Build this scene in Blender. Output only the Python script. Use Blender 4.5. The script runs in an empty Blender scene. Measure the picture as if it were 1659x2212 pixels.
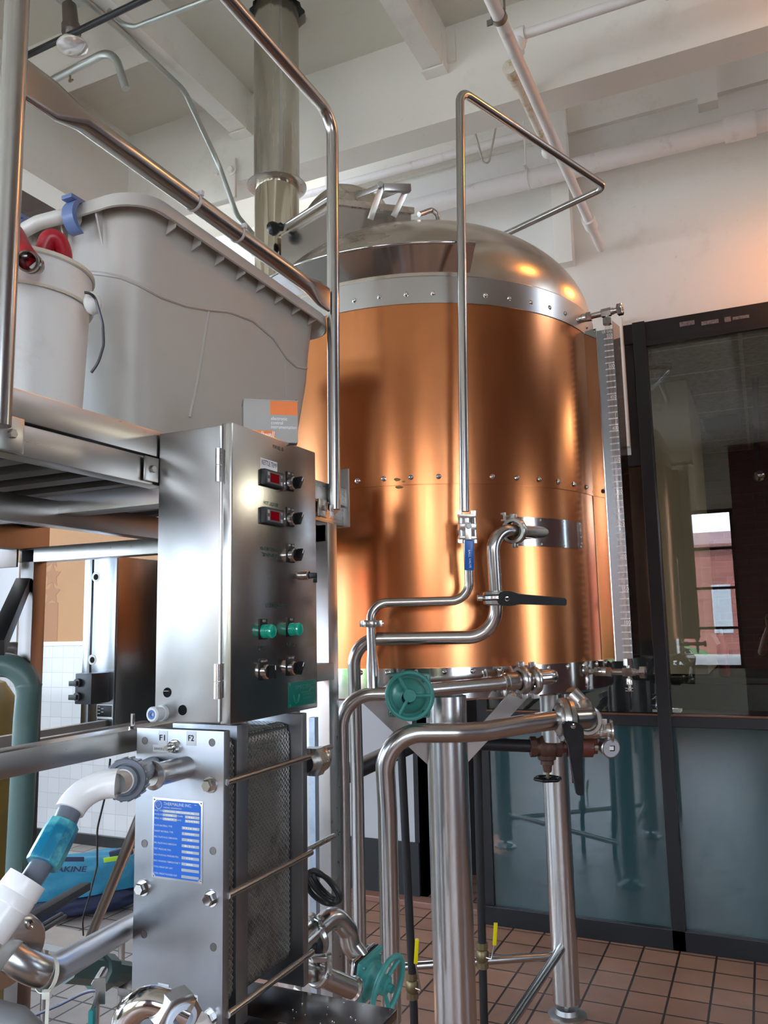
EXPO = 1.02
import bpy, bmesh, math, random
from mathutils import Vector, Matrix
random.seed(7)
PI = math.pi
SC = bpy.context.scene
COL = SC.collection
# ------------------------------------------------------------------ camera (calibrated) and unprojection
FPX = 1755.0
YAW, PITCH, ROLL = math.radians(24.7), math.radians(7.9), math.radians(-1.2)
CAM = Vector((0, 0, 1.6))
_cy, _sy = math.cos(YAW), math.sin(YAW)
FW = Vector((-_sy*math.cos(PITCH), _cy*math.cos(PITCH), math.sin(PITCH)))
_r = Vector((_cy, _sy, 0)); _u = _r.cross(FW)
RT = _r*math.cos(ROLL)+_u*math.sin(ROLL); UP = RT.cross(FW)

def ray(x, y): return FW+RT*((x-829.5)/FPX)+UP*((1106-y)/FPX)
def P(x, y, X=None, Y=None, Z=None, d=None):
    v = ray(x, y)
    t = (Z-CAM.z)/v.z if Z is not None else Y/v.y if Y is not None else X/v.x if X is not None else d
    return CAM+v*t
def PV(y, q):          # the point of the vertical line through q seen at image row y
    a = CAM+ray(829.5, y)*1.0
    lo, hi = -2.0, 8.0
    for _ in range(50):
        m = (lo+hi)/2; w = Vector((q[0], q[1], m))-CAM
        yy = 1106-FPX*w.dot(UP)/w.dot(FW)
        if yy > y: lo = m
        else: hi = m
    return Vector((q[0], q[1], (lo+hi)/2))
def depth(p): return (Vector(p)-CAM).dot(FW)

# ------------------------------------------------------------------ materials
MATS = {}
def mat(name, col, rough=.5, metal=0., **k):
    if name in MATS: return MATS[name]
    m = bpy.data.materials.new(name); m.use_nodes = True
    nt = m.node_tree; N = nt.nodes; L = nt.links; b = N['Principled BSDF']
    c4 = (*col, 1) if len(col) == 3 else col
    b.inputs['Base Color'].default_value = c4
    b.inputs['Roughness'].default_value = rough
    b.inputs['Metallic'].default_value = metal
    if 'ior' in k: b.inputs['IOR'].default_value = k['ior']
    if 'spec' in k: b.inputs['Specular IOR Level'].default_value = k['spec']
    if 'trans' in k: b.inputs['Transmission Weight'].default_value = k['trans']
    if 'alpha' in k: b.inputs['Alpha'].default_value = k['alpha']
    if 'emit' in k:
        b.inputs['Emission Color'].default_value = (*k['emit'][:3], 1); b.inputs['Emission Strength'].default_value = k['emit'][3]
    if 'coat' in k: b.inputs['Coat Weight'].default_value = k['coat']
    tc = N.new('ShaderNodeTexCoord'); geo = N.new('ShaderNodeNewGeometry')
    def noise(scale, stretch=(1, 1, 1), detail=4, rough_=.6):
        mp = N.new('ShaderNodeMapping'); mp.inputs['Scale'].default_value = stretch
        L.new(geo.outputs['Position'], mp.inputs['Vector'])
        n = N.new('ShaderNodeTexNoise'); n.inputs['Scale'].default_value = scale; n.inputs['Detail'].default_value = detail
        n.inputs['Roughness'].default_value = rough_
        L.new(mp.outputs['Vector'], n.inputs['Vector']); return n.outputs['Fac']
    def ramp(fac, stops):
        r = N.new('ShaderNodeValToRGB'); e = r.color_ramp.elements
        while len(e) < len(stops): e.new(.5)
        for i, (p, c) in enumerate(stops):
            e[i].position = p; e[i].color = (*c, 1) if len(c) == 3 else c
        L.new(fac, r.inputs['Fac']); return r.outputs['Color']
    def mix(a, b_, fac, mode='MIX'):
        x = N.new('ShaderNodeMix'); x.data_type = 'RGBA'; x.blend_type = mode
        for s, v in ((6, a), (7, b_)):
            if isinstance(v, tuple): x.inputs[s].default_value = (*v, 1) if len(v) == 3 else v
            else: L.new(v, x.inputs[s])
        if isinstance(fac, float): x.inputs[0].default_value = fac
        else: L.new(fac, x.inputs[0])
        return x.outputs[2]
    def vmul(v, s):
        q = N.new('ShaderNodeMath'); q.operation = 'MULTIPLY_ADD'; q.inputs[1].default_value = s[0]; q.inputs[2].default_value = s[1]
        L.new(v, q.inputs[0]); return q.outputs[0]
    def bump(h, strength, dist=.002):
        bp = N.new('ShaderNodeBump'); bp.inputs['Strength'].default_value = strength; bp.inputs['Distance'].default_value = dist
        L.new(h, bp.inputs['Height']); L.new(bp.outputs['Normal'], b.inputs['Normal'])
    h = dict(N=N, L=L, b=b, geo=geo, tc=tc, noise=noise, ramp=ramp, mix=mix, vmul=vmul, bump=bump, col=c4)
    if 'fn' in k: k['fn'](h)
    MATS[name] = m
    return m

def brushed(var=.12, rv=(.25, .12), stretch=(60, 60, 1.5), tint=None, bumpf=.06, spots=0.):
    def f(h):
        n = h['noise'](4, stretch, 5); big = h['noise'](2.2, (1, 1, .6), 5)
        c = h['col'][:3]; lo = tuple(x*(1-var) for x in c); hi = tuple(min(1, x*(1+var*.6)) for x in c)
        base = h['ramp'](big, [(.3, lo), (.7, hi)])
        if tint: base = h['mix'](base, tint, h['ramp'](h['noise'](3.1, (1.4, 1.4, .5), 6), [(.48, (0, 0, 0)), (.72, (.55, .55, .55))]))
        h['L'].new(base, h['b'].inputs['Base Color'])
        r = h['N'].new('ShaderNodeMath'); r.operation = 'ADD'
        h['L'].new(h['vmul'](n, (rv[1], rv[0]-rv[1]*.5)), r.inputs[0]); h['L'].new(h['vmul'](big, (rv[1]*1.2, -rv[1]*.6)), r.inputs[1])
        h['L'].new(r.outputs[0], h['b'].inputs['Roughness'])
        if bumpf: h['bump'](n, bumpf, .0006)
    return f
def dirty(dark, lo=.55, hi=.8, scale=6., amt=.6, bumpf=.25, rgh=None, fine=True):
    def f(h):
        n1 = h['noise'](scale, (1, 1, 1), 8, .7); n2 = h['noise'](scale*7, (1, 1, 1), 4, .7)
        m = h['ramp'](n1, [(lo, (0, 0, 0)), (hi, (amt, amt, amt))])
        base = h['mix'](h['col'], dark, m)
        if fine:
            m2 = h['ramp'](n2, [(.66, (0, 0, 0)), (.78, (amt*.7,)*3)]); base = h['mix'](base, dark, m2)
        h['L'].new(base, h['b'].inputs['Base Color'])
        if bumpf: h['bump'](n1, bumpf, .003)
    return f
STEEL = mat('steel_brushed', (.50, .485, .465), .3, 1, fn=brushed(.07, (.28, .02), (30, 30, 1.5), bumpf=0))
STEELH = mat('steel_sheet', (.44, .42, .40), .26, 1, fn=brushed(.12, (.28, .05), (30, 1.2, 30), bumpf=0))
STEELB = mat('steel_box', (.44, .43, .42), .30, 1, fn=brushed(.1, (.30, .1), (8, 8, 8), bumpf=.01))
STEELD = mat('steel_door', (.50, .475, .45), .2, 1, fn=brushed(.1, (.2, .06), (40, 40, 1.2), bumpf=.03))
TUBE = mat('steel_tube', (.50, .485, .47), .22, 1, fn=brushed(.05, (.24, .012), (9, 9, 9), bumpf=.0))
POL = mat('steel_polished', (.62, .61, .60), .1, 1, fn=brushed(.05, (.1, .05), (10, 10, 10), bumpf=.0))
DOMES = mat('steel_dome', (.66, .60, .53), .24, 1, fn=brushed(.14, (.25, .12), (3, 3, 9), bumpf=0))
LEGM = mat('steel_leg', (.60, .59, .58), .26, 1, fn=brushed(.05, (.25, .015), (25, 25, 1), bumpf=0))
UNDER = mat('shaded_underside_steel', (.045, .038, .034), .5, .4, fn=dirty((.10, .055, .035), .5, .8, 3, .5, .1))  # shade under the deck put into the steel colour, with brown dirt
SHADEL = mat('shaded_brown_steel', (.17, .15, .14), .36, 1, fn=brushed(.15, (.36, .06), (10, 10, 2), bumpf=0))  # platform steel darkened in colour for the shaded left leg and beams
DULL = mat('steel_dull', (.42, .41, .40), .42, 1, fn=brushed(.18, (.42, .12), (10, 10, 10), bumpf=.05))
HXS = mat('steel_plate', (.33, .335, .35), .38, 1, fn=brushed(.16, (.40, .12), (30, 30, 1.2), bumpf=.01))
GALV = mat('galvanised_steel', (.46, .49, .46), .42, 1, fn=brushed(.15, (.42, .1), (20, 20, 20)))
COPPER = mat('copper_sheet', (.62, .235, .092), .22, 1, fn=brushed(.14, (.23, .07), (22, 22, .7), tint=(.42, .16, .07), bumpf=.012))
def blackpaint(h): h['L'].new(h['ramp'](h['noise'](30, (1, 1, 1), 5), [(.35, (.005, .0055, .007)), (.8, (.013, .0135, .016))]), h['b'].inputs['Base Color'])
BLACK = mat('black_plastic', (.015, .016, .018), .32, spec=.3, fn=blackpaint)
IRON = mat('black_iron', (.02, .02, .022), .45, .3, fn=dirty((.05, .03, .02), amt=.5))
FRAME = mat('dark_bronze_frame', (.009, .009, .011), .38, 0, spec=.35, fn=dirty((.02, .018, .018), .6, .85, 20, .5, .05))
GREEN = mat('green_valve_paint', (.030, .20, .165), .38, fn=dirty((.02, .12, .10), .5, .8, 16, .5, .15))
LAMPG = mat('green_lens', (.0, .33, .22), .12, coat=.6, fn=dirty((0, .25, .17), .4, .9, 30, .3, 0))
WPAINT = mat('white_wall_paint', (.70, .67, .62), .6, fn=dirty((.36, .31, .26), .56, .84, 2.6, .42, .2))
BEAMM = mat('white_beam_paint', (.75, .72, .66), .5, fn=dirty((.40, .34, .27), .56, .82, 3.5, .5, .5))
CEILM = mat('cream_ceiling_paint', (.69, .66, .59), .6)
WPIPE = mat('white_pipe_paint', (.74, .70, .67), .38, fn=dirty((.33, .22, .16), .60, .78, 7, .6, .2))
TOTE = mat('grey_tote_plastic', (.45, .42, .375), .42, fn=dirty((.36, .32, .26), .52, .85, 3.5, .5, .06))
TOTEH = mat('tote_blue_grip', (.12, .18, .36), .4, fn=dirty((.07, .10, .2), .5, .9, 30, .5, .05))
PAIL = mat('white_pail_plastic', (.72, .71, .68), .35, fn=dirty((.48, .43, .34), .55, .8, 9, .5, .05))
PAILR = mat('pail_rim_plastic', (.66, .63, .52), .35, fn=dirty((.48, .42, .3), .5, .8, 12, .5, .05))
RED = mat('red_rubber', (.42, .008, .02), .35, fn=dirty((.22, .0, .01), .5, .8, 12, .5, .05))
PVCG = mat('grey_pvc', (.115, .135, .17), .35, fn=dirty((.2, .21, .23), .6, .85, 25, .5, .05))
PVCW = mat('white_pvc', (.76, .76, .76), .25, fn=dirty((.5, .47, .42), .6, .85, 14, .4, .04))
PVCN = mat('green_painted_pipe', (.055, .105, .10), .4, fn=dirty((.09, .14, .12), .5, .8, 9, .5, .08))
TEAL = mat('teal_plaid_coupling', (.05, .30, .36), .3, fn=lambda h: h['L'].new(h['ramp'](h['noise'](14, (1, 1, 1), 5), [(.38, (.0, .14, .25)), (.5, (.10, .42, .45)), (.62, (.07, .075, .05))]), h['b'].inputs['Base Color']))
BAGB = mat('blue_bag_cloth', (.015, .20, .34), .55, fn=dirty((.01, .11, .2), .45, .75, 14, .6, .5))
NAVY = mat('navy_bag_cloth', (.012, .02, .06), .6, fn=dirty((.02, .03, .09), .5, .8, 30, .5, .4))
LIME = mat('lime_strap', (.30, .50, .02), .5)
ORANGE = mat('orange_print', (.85, .19, .015), .45)
CARD = mat('grey_carton', (.40, .385, .36), .55, fn=dirty((.33, .30, .26), .5, .8, 14, .4, .06))
CARDL = mat('carton_side', (.50, .47, .43), .55, fn=dirty((.4, .36, .3), .5, .8, 14, .4, .06))
WPRINT = mat('white_print', (.82, .82, .82), .5)
BPRINT = mat('black_print', (.004, .004, .004), .7, spec=.1)
GPRINT = mat('green_print', (.010, .060, .045), .5)
BLUEP = mat('blue_name_plate', (.0, .09, .42), .35)
SILV = mat('silver_print', (.42, .47, .56), .4, .5)
GPLATE = mat('green_name_plate', (.0, .12, .09), .3)
LGREEN = mat('pale_green_print', (.05, .24, .19), .4)
REDD = mat('red_display', (.10, .001, .004), .12, emit=(.5, .0, .01, .06))
DGREY = mat('dark_grey_bezel', (.026, .029, .033), .35, spec=.35)
MGREY = mat('mid_grey_bezel', (.09, .09, .095), .4)
BLUEH = mat('blue_vinyl_grip', (.0, .11, .45), .3)
RUSTY = mat('rusty_brass', (.10, .045, .03), .5, .4, fn=dirty((.04, .025, .02), .45, .8, 20, .6, .3))
BRASS = mat('aged_brass', (.22, .17, .09), .4, .8, fn=dirty((.1, .07, .04), .45, .8, 30, .6, .2))
YEL = mat('yellow_vinyl', (.75, .62, .0), .4)
MUST = mat('mustard_tank_skin', (.20, .14, .025), .4, fn=dirty((.10, .07, .02), .45, .8, 5, .6, .1))
NYL = mat('white_nylon', (.68, .68, .60), .4)
RUB = mat('black_rubber', (.012, .012, .013), .5)
CREAM = mat('cream_paint', (.50, .46, .36), .6, fn=dirty((.42, .38, .3), .5, .9, 3, .3, .05))
OCHRE = mat('ochre_wall_paint', (.42, .215, .085), .6, fn=dirty((.36, .17, .065), .45, .75, 1.6, .6, .05))
OCHRED = mat('ochre_ghost_mark', (.33, .15, .06), .6)
SCALEM = mat('scale_plate_grey', (.24, .25, .26), .35, .3, fn=brushed(.1, (.26, .1), (20, 20, 2), bumpf=.02))
GLASS = mat('clear_acrylic', (.96, .92, .90), .04, trans=1., ior=1.3)
GLOBE = mat('lamp_glass', (.85, .83, .8), .12, .6)
WOODD = mat('dark_rough_wood', (.05, .03, .022), .7, fn=dirty((.02, .012, .01), .4, .8, 8, .7, .4))
ZINC = mat('zinc_washer_plastic', (.56, .62, .72), .3)
PAPER = mat('clear_label_film', (.55, .57, .60), .3, .3)
TEAR = mat('tape_residue', (.16, .13, .14), .5, fn=dirty((.03, .03, .035), .45, .65, 60, .9, .1))

# ------------------------------------------------------------------ mesh helpers
def wpos(o):
    p = Vector((0, 0, 0))
    while o is not None: p += o.location; o = o.parent
    return p
def obj(name, bm, m, parent=None, sharp=35, kind=None, smooth=True):
    if parent is not None: bmesh.ops.translate(bm, verts=bm.verts, vec=-wpos(parent))
    bmesh.ops.recalc_face_normals(bm, faces=bm.faces)
    if smooth:
        a = math.radians(sharp)
        for f in bm.faces: f.smooth = True
        for e in bm.edges:
            if len(e.link_faces) == 2 and e.calc_face_angle(0) > a: e.smooth = False
    me = bpy.data.meshes.new(name); bm.to_mesh(me); bm.free()
    for x in (m if isinstance(m, (list, tuple)) else [m]): me.materials.append(x)
    o = bpy.data.objects.new(name, me); COL.objects.link(o)
    if parent is not None: o.parent = parent
    if kind: o['kind'] = kind
    return o
def tag(o, label, cat, group=None, kind=None):
    o['label'] = label; o['category'] = cat
    if group: o['group'] = group
    if kind: o['kind'] = kind
    return o
def thing(name, label, cat, loc, group=None):
    o = bpy.data.objects.new(name, None); COL.objects.link(o); o.location = Vector(loc); o.empty_display_size = .05
    return tag(o, label, cat, group)
def struct(name, bm, m, parent=None, smooth=False): return obj(name, bm, m, parent, kind='structure', smooth=smooth)
def B(): return bmesh.new()
def box(bm, lo, hi, bev=0.):
    lo = Vector(lo); hi = Vector(hi)
    a = Vector((min(lo.x, hi.x), min(lo.y, hi.y), min(lo.z, hi.z))); c = Vector((max(lo.x, hi.x), max(lo.y, hi.y), max(lo.z, hi.z)))
    return obox(bm, (a+c)/2, (1, 0, 0), (0, 1, 0), (c-a), bev)
def obox(bm, ctr, ax, ay, size, bev=0.):
    ax = Vector(ax).normalized(); az = ax.cross(Vector(ay)).normalized(); ay = az.cross(ax)
    M = Matrix.Translation(Vector(ctr)) @ Matrix((ax, ay, az)).transposed().to_4x4() @ Matrix.Diagonal((*size, 1))
    r = bmesh.ops.create_cube(bm, size=1, matrix=M)
    if bev > 0:
        es = list({e for v in r['verts'] for e in v.link_edges})
        bmesh.ops.bevel(bm, geom=es, offset=bev, segments=2, affect='EDGES', profile=.6)
    return bm
def frame_of(d):
    d = Vector(d).normalized(); up = Vector((0, 0, 1)) if abs(d.z) < .9 else Vector((1, 0, 0))
    u = up.cross(d).normalized(); return u, d.cross(u)
def cyl(bm, a, b, r, r2=None, seg=24, cap=True):
    a = Vector(a); b = Vector(b); r2 = r if r2 is None else r2; u, v = frame_of(b-a)
    A = []; C = []
    for i in range(seg):
        t = 2*PI*i/seg; w = u*math.cos(t)+v*math.sin(t)
        A.append(bm.verts.new(a+w*r)); C.append(bm.verts.new(b+w*r2))
    for i in range(seg):
        j = (i+1) % seg; bm.faces.new((A[i], A[j], C[j], C[i]))
    if cap: bm.faces.new(A[::-1]); bm.faces.new(C)
    return bm
def rings(bm, o, d, prof, seg=32, closed=False, ph=0.):      # lathe about axis d through o: prof = [(axial, radius)]
    o = Vector(o); d = Vector(d).normalized(); u, v = frame_of(d); R = []
    for (h, r) in prof:
        if r <= 1e-6: R.append([bm.verts.new(o+d*h)])
        else: R.append([bm.verts.new(o+d*h+(u*math.cos(2*PI*i/seg+ph)+v*math.sin(2*PI*i/seg+ph))*r) for i in range(seg)])
    for a, c in zip(R, R[1:]):
        for i in range(seg):
            j = (i+1) % seg
            if len(a) == 1 and len(c) == 1: continue
            if len(a) == 1: bm.faces.new((a[0], c[j], c[i]))
            elif len(c) == 1: bm.faces.new((a[i], a[j], c[0]))
            else: bm.faces.new((a[i], a[j], c[j], c[i]))
    if closed:
        for q, rev in ((R[0], True), (R[-1], False)):
            if len(q) > 2: bm.faces.new(q[::-1] if rev else q)
    return bm
def ball(bm, c, r, seg=20, sc=(1, 1, 1)):
    M = Matrix.Translation(Vector(c)) @ Matrix.Diagonal((r*sc[0], r*sc[1], r*sc[2], 1))
    bmesh.ops.create_uvsphere(bm, u_segments=seg, v_segments=max(8, seg//2), radius=1, matrix=M); return bm
def fillet(pts, rad, n=8):
    pts = [Vector(p) for p in pts]; out = [pts[0]]
    for i in range(1, len(pts)-1):
        a, b, c = pts[i-1], pts[i], pts[i+1]
        R = rad[i-1] if isinstance(rad, (list, tuple)) else rad
        d1 = (a-b); d2 = (c-b); l1 = d1.length; l2 = d2.length; d1.normalize(); d2.normalize()
        ang = d1.angle(d2); t = min(R/max(1e-4, math.tan(ang/2)), l1*.49 if i > 1 else l1*.98, l2*.49 if i < len(pts)-2 else l2*.98)
        if ang > PI*.985 or R <= 0: out.append(b); continue
        rr = t*math.tan(ang/2); bis = (d1+d2).normalized(); ctr = b+bis*(rr/math.sin(ang/2))
        s = b+d1*t-ctr; e = b+d2*t-ctr; sweep = s.angle(e)
        for k in range(n+1):
            f = k/n; w = (s*math.sin((1-f)*sweep)+e*math.sin(f*sweep))/math.sin(sweep); out.append(ctr+w)
    out.append(pts[-1]); return out
def tube(bm, pts, r, seg=20, cap=True):
    pts = [Vector(p) for p in pts]; q = [pts[0]]
    for p in pts[1:]:
        if (p-q[-1]).length > 1e-5: q.append(p)
    pts = q; n = len(pts); R = r if callable(r) else (lambda i: r)
    tan = []
    for i in range(n):
        t = (pts[min(i+1, n-1)]-pts[i]).normalized()+(pts[i]-pts[max(i-1, 0)]).normalized() if 0 < i < n-1 else (pts[1]-pts[0] if i == 0 else pts[-1]-pts[-2])
        tan.append(t.normalized())
    u, v = frame_of(tan[0]); L = []
    for i in range(n):
        if i: u = (u-tan[i]*u.dot(tan[i])).normalized()
        v = tan[i].cross(u); rr = R(i)
        L.append([bm.verts.new(pts[i]+(u*math.cos(2*PI*k/seg)+v*math.sin(2*PI*k/seg))*rr) for k in range(seg)])
    for a, c in zip(L, L[1:]):
        for k in range(seg):
            j = (k+1) % seg; bm.faces.new((a[k], a[j], c[j], c[k]))
    if cap: bm.faces.new(L[0][::-1]); bm.faces.new(L[-1])
    return bm
def prism(bm, poly, off):                # planar polygon (3D points) extruded by vector off
    off = Vector(off); A = [bm.verts.new(Vector(p)) for p in poly]; C = [bm.verts.new(Vector(p)+off) for p in poly]
    bm.faces.new(A); bm.faces.new(C[::-1])
    n = len(A)
    for i in range(n):
        j = (i+1) % n; bm.faces.new((A[i], C[i], C[j], A[j]))
    return bm
def hexnut(bm, c, d, r, h, dome=True, ph=0.):
    c = Vector(c); d = Vector(d).normalized()
    rings(bm, c, d, [(0, r), (h*.85, r), (h, r*.86), (h, 0)], 6, ph=ph); bm.faces.ensure_lookup_table()
    return bm
def clamp(bm, c, d, r, w=.022, wing=True, side=None):      # sanitary clamp: two-part band, hinge and wing nut
    c = Vector(c); d = Vector(d).normalized(); u, v = frame_of(d)
    rings(bm, c, d, [(-w/2, r*1.0), (-w*.5, r*1.30), (-w*.25, r*1.42), (w*.25, r*1.42), (w*.5, r*1.30), (w/2, r*1.0)], 32)
    s = Vector(side).normalized() if side is not None else u
    s = (s-d*s.dot(d)).normalized(); t = d.cross(s)
    obox(bm, c+s*r*1.55, s, t, (r*.5, r*.5, w*.9), .001); obox(bm, c-s*r*1.55, s, t, (r*.45, r*.4, w*.9), .001)
    if wing:
        cyl(bm, c+s*r*1.6, c+s*r*1.6+t*r*1.1, r*.12, seg=10)
        obox(bm, c+s*r*1.6+t*r*1.0, s, t, (r*.95, r*.28, r*.22), .001)
        obox(bm, c+s*r*1.95+t*r*1.15, s, t, (r*.2, r*.5, r*.3), .001); obox(bm, c+s*r*1.25+t*r*1.15, s, t, (r*.2, r*.5, r*.3), .001)
    return bm
def text(s, c, right, up, h, m, parent, name='lettering', w=None, align='CENTER', ext=.0003, bold=0., shear=0., off=.0006):
    cu = bpy.data.curves.new('t', 'FONT'); cu.body = s; cu.size = 1; cu.align_x = align; cu.align_y = 'CENTER'; cu.resolution_u = 2
    cu.offset = bold; cu.shear = shear; cu.extrude = 0
    o = bpy.data.objects.new('t', cu); COL.objects.link(o); dg = bpy.context.evaluated_depsgraph_get(); dg.update()
    me = bpy.data.meshes.new_from_object(o.evaluated_get(dg)); bpy.data.objects.remove(o); bpy.data.curves.remove(cu)
    bm = bmesh.new(); bm.from_mesh(me); bpy.data.meshes.remove(me)
    xs = [v.co.x for v in bm.verts]; W = max(xs)-min(xs)
    sx = (w/W) if w else h*1.0/.72
    sy = h/.72
    R = Vector(right).normalized(); U = Vector(up).normalized(); Nn = R.cross(U).normalized()
    for v in bm.verts: v.co = Vector(c)+R*(v.co.x*sx)+U*(v.co.y*sy)+Nn*off
    me = bpy.data.meshes.new(name); 
    if parent is not None: bmesh.ops.translate(bm, verts=bm.verts, vec=-wpos(parent))
    bm.to_mesh(me); bm.free(); me.materials.append(m)
    q = bpy.data.objects.new(name, me); COL.objects.link(q)
    if parent is not None: q.parent = parent
    return q
def copy_tree(o, parent=None):
    c = o.copy(); COL.objects.link(c); c.parent = parent
    for ch in list(o.children): copy_tree(ch, c)
    return c
EX, EY, EZ = Vector((1, 0, 0)), Vector((0, 1, 0)), Vector((0, 0, 1))
cam_d = bpy.data.cameras.new('camera'); cam_o = bpy.data.objects.new('camera', cam_d); COL.objects.link(cam_o)
cam_o.matrix_world = Matrix.Translation(CAM) @ Matrix((RT, UP, -FW)).transposed().to_4x4()
cam_d.sensor_fit = 'HORIZONTAL'; cam_d.sensor_width = 36; cam_d.lens = FPX/1659*36; cam_d.clip_start = .05
SC.camera = cam_o
# ================================================================== SETTING
YW = 4.46                                  # storefront plane
def floor_fn(h):
    N, L = h['N'], h['L']
    mp = N.new('ShaderNodeMapping'); mp.inputs['Location'].default_value = (.492, -4.04, 0); L.new(h['geo'].outputs['Position'], mp.inputs['Vector'])
    br = N.new('ShaderNodeTexBrick'); br.offset = 0; br.squash = 1
    br.inputs['Scale'].default_value = 1; br.inputs['Brick Width'].default_value = .166; br.inputs['Row Height'].default_value = .166
    br.inputs['Mortar Size'].default_value = .0055; br.inputs['Mortar Smooth'].default_value = .25; br.inputs['Bias'].default_value = -.1
    br.inputs['Color1'].default_value = (.33, .175, .115, 1); br.inputs['Color2'].default_value = (.26, .138, .092, 1); br.inputs['Mortar'].default_value = (.035, .022, .018, 1)
    L.new(mp.outputs[0], br.inputs['Vector'])
    d = h['ramp'](h['noise'](4, (1, 1, 1), 8, .7), [(.4, (.86, .86, .86)), (.7, (1.08, 1.07, 1.06))])
    c = h['mix'](br.outputs['Color'], d, 1., 'MULTIPLY')
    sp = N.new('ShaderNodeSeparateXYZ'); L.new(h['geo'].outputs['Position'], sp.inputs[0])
    q = h['ramp'](h['vmul'](sp.outputs['X'], (1, 3.0)), [(.50, (1, 1, 1)), (.56, (0, 0, 0))])  # tiles greyed on the left: cool daylight tone put into the colour
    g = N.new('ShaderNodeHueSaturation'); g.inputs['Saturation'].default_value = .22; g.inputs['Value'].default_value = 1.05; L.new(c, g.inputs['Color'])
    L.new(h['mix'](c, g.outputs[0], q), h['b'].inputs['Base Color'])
    L.new(h['vmul'](h['noise'](9, (1, 1, 1), 5), (.22, .27)), h['b'].inputs['Roughness'])
    inv = h['vmul'](br.outputs['Fac'], (-1, 1)); h['bump'](inv, .6, .002)
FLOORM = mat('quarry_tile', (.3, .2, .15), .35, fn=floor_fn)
def wtile_fn(h):
    N, L = h['N'], h['L']
    sp = N.new('ShaderNodeSeparateXYZ'); L.new(h['geo'].outputs['Position'], sp.inputs[0]); cb = N.new('ShaderNodeCombineXYZ')
    L.new(sp.outputs['X'], cb.inputs[0]); L.new(sp.outputs['Z'], cb.inputs[1])
    br = N.new('ShaderNodeTexBrick'); br.offset = 0; br.inputs['Scale'].default_value = 1
    br.inputs['Brick Width'].default_value = .116; br.inputs['Row Height'].default_value = .116; br.inputs['Mortar Size'].default_value = .0022
    br.inputs['Color1'].default_value = (.46, .47, .49, 1); br.inputs['Color2'].default_value = (.41, .42, .44, 1); br.inputs['Mortar'].default_value = (.34, .35, .37, 1)
    L.new(cb.outputs[0], br.inputs['Vector']); L.new(br.outputs['Color'], h['b'].inputs['Base Color']); h['bump'](h['vmul'](br.outputs['Fac'], (-1, 1)), .4, .001)
WTILE = mat('white_wall_tile', (.62, .64, .66), .15, fn=wtile_fn)
def brick_fn(axis='X', w=.2, hgt=.075, c1=(.11, .035, .03), c2=(.07, .022, .02), mo=(.06, .05, .045)):
    def f(h):
        N, L = h['N'], h['L']
        sp = N.new('ShaderNodeSeparateXYZ'); L.new(h['geo'].outputs['Position'], sp.inputs[0]); cb = N.new('ShaderNodeCombineXYZ')
        L.new(sp.outputs[axis], cb.inputs[0]); L.new(sp.outputs['Z'], cb.inputs[1])
        br = N.new('ShaderNodeTexBrick'); br.inputs['Scale'].default_value = 1; br.inputs['Brick Width'].default_value = w; br.inputs['Row Height'].default_value = hgt
        br.inputs['Mortar Size'].default_value = .006; br.inputs['Color1'].default_value = (*c1, 1); br.inputs['Color2'].default_value = (*c2, 1); br.inputs['Mortar'].default_value = (*mo, 1)
        L.new(cb.outputs[0], br.inputs['Vector']); L.new(br.outputs['Color'], h['b'].inputs['Base Color']); h['bump'](h['vmul'](br.outputs['Fac'], (-1, 1)), .5, .004)
    return f
BRICKD = mat('dark_red_brick', (.1, .03, .03), .7, fn=brick_fn())
BRICKR = mat('red_brick_side', (.1, .03, .03), .7, fn=brick_fn('Y'))
BRICKO = mat('street_brick', (.3, .1, .08), .8, fn=brick_fn('X', .6, .2, (.32, .11, .09), (.25, .085, .07), (.3, .22, .2)))
def glass_mat(name, tint, ior, rough=.0):
    m = bpy.data.materials.new(name); m.use_nodes = True; nt = m.node_tree; nt.nodes.clear(); N = nt.nodes; L = nt.links
    o = N.new('ShaderNodeOutputMaterial'); mx = N.new('ShaderNodeMixShader'); t = N.new('ShaderNodeBsdfTransparent'); g = N.new('ShaderNodeBsdfGlossy')
    lw = N.new('ShaderNodeLayerWeight'); lw.inputs[0].default_value = .5; pw = N.new('ShaderNodeMath'); pw.operation = 'POWER'; pw.inputs[1].default_value = 4
    f0 = ((ior-1)/(ior+1))**2; ma = N.new('ShaderNodeMath'); ma.operation = 'MULTIPLY_ADD'; ma.inputs[1].default_value = 1-f0; ma.inputs[2].default_value = f0
    L.new(lw.outputs['Facing'], pw.inputs[0]); L.new(pw.outputs[0], ma.inputs[0]); t.inputs[0].default_value = (*tint, 1); g.inputs['Roughness'].default_value = rough
    g.inputs[0].default_value = (1, 1, 1, 1)
    L.new(ma.outputs[0], mx.inputs[0]); L.new(t.outputs[0], mx.inputs[1]); L.new(g.outputs[0], mx.inputs[2]); L.new(mx.outputs[0], o.inputs[0]); return m
SGLASS = glass_mat('storefront_glass', (.70, .73, .68), 1.85)
WGLASS = glass_mat('window_glass', (.95, .97, .96), 1.35)
def teal_fn(h):
    c = h['ramp'](h['noise'](1.3, (1, 1, .4), 7, .65), [(.3, (.014, .042, .046)), (.75, (.028, .066, .072))])
    h['L'].new(c, h['b'].inputs['Base Color']); h['L'].new(h['vmul'](h['noise'](22, (1, 1, 1), 5, .7), (.05, .0)), h['b'].inputs['Roughness'])
TEALP = mat('dark_teal_spandrel', (.01, .03, .03), .08, ior=1.85, fn=teal_fn)
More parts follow.
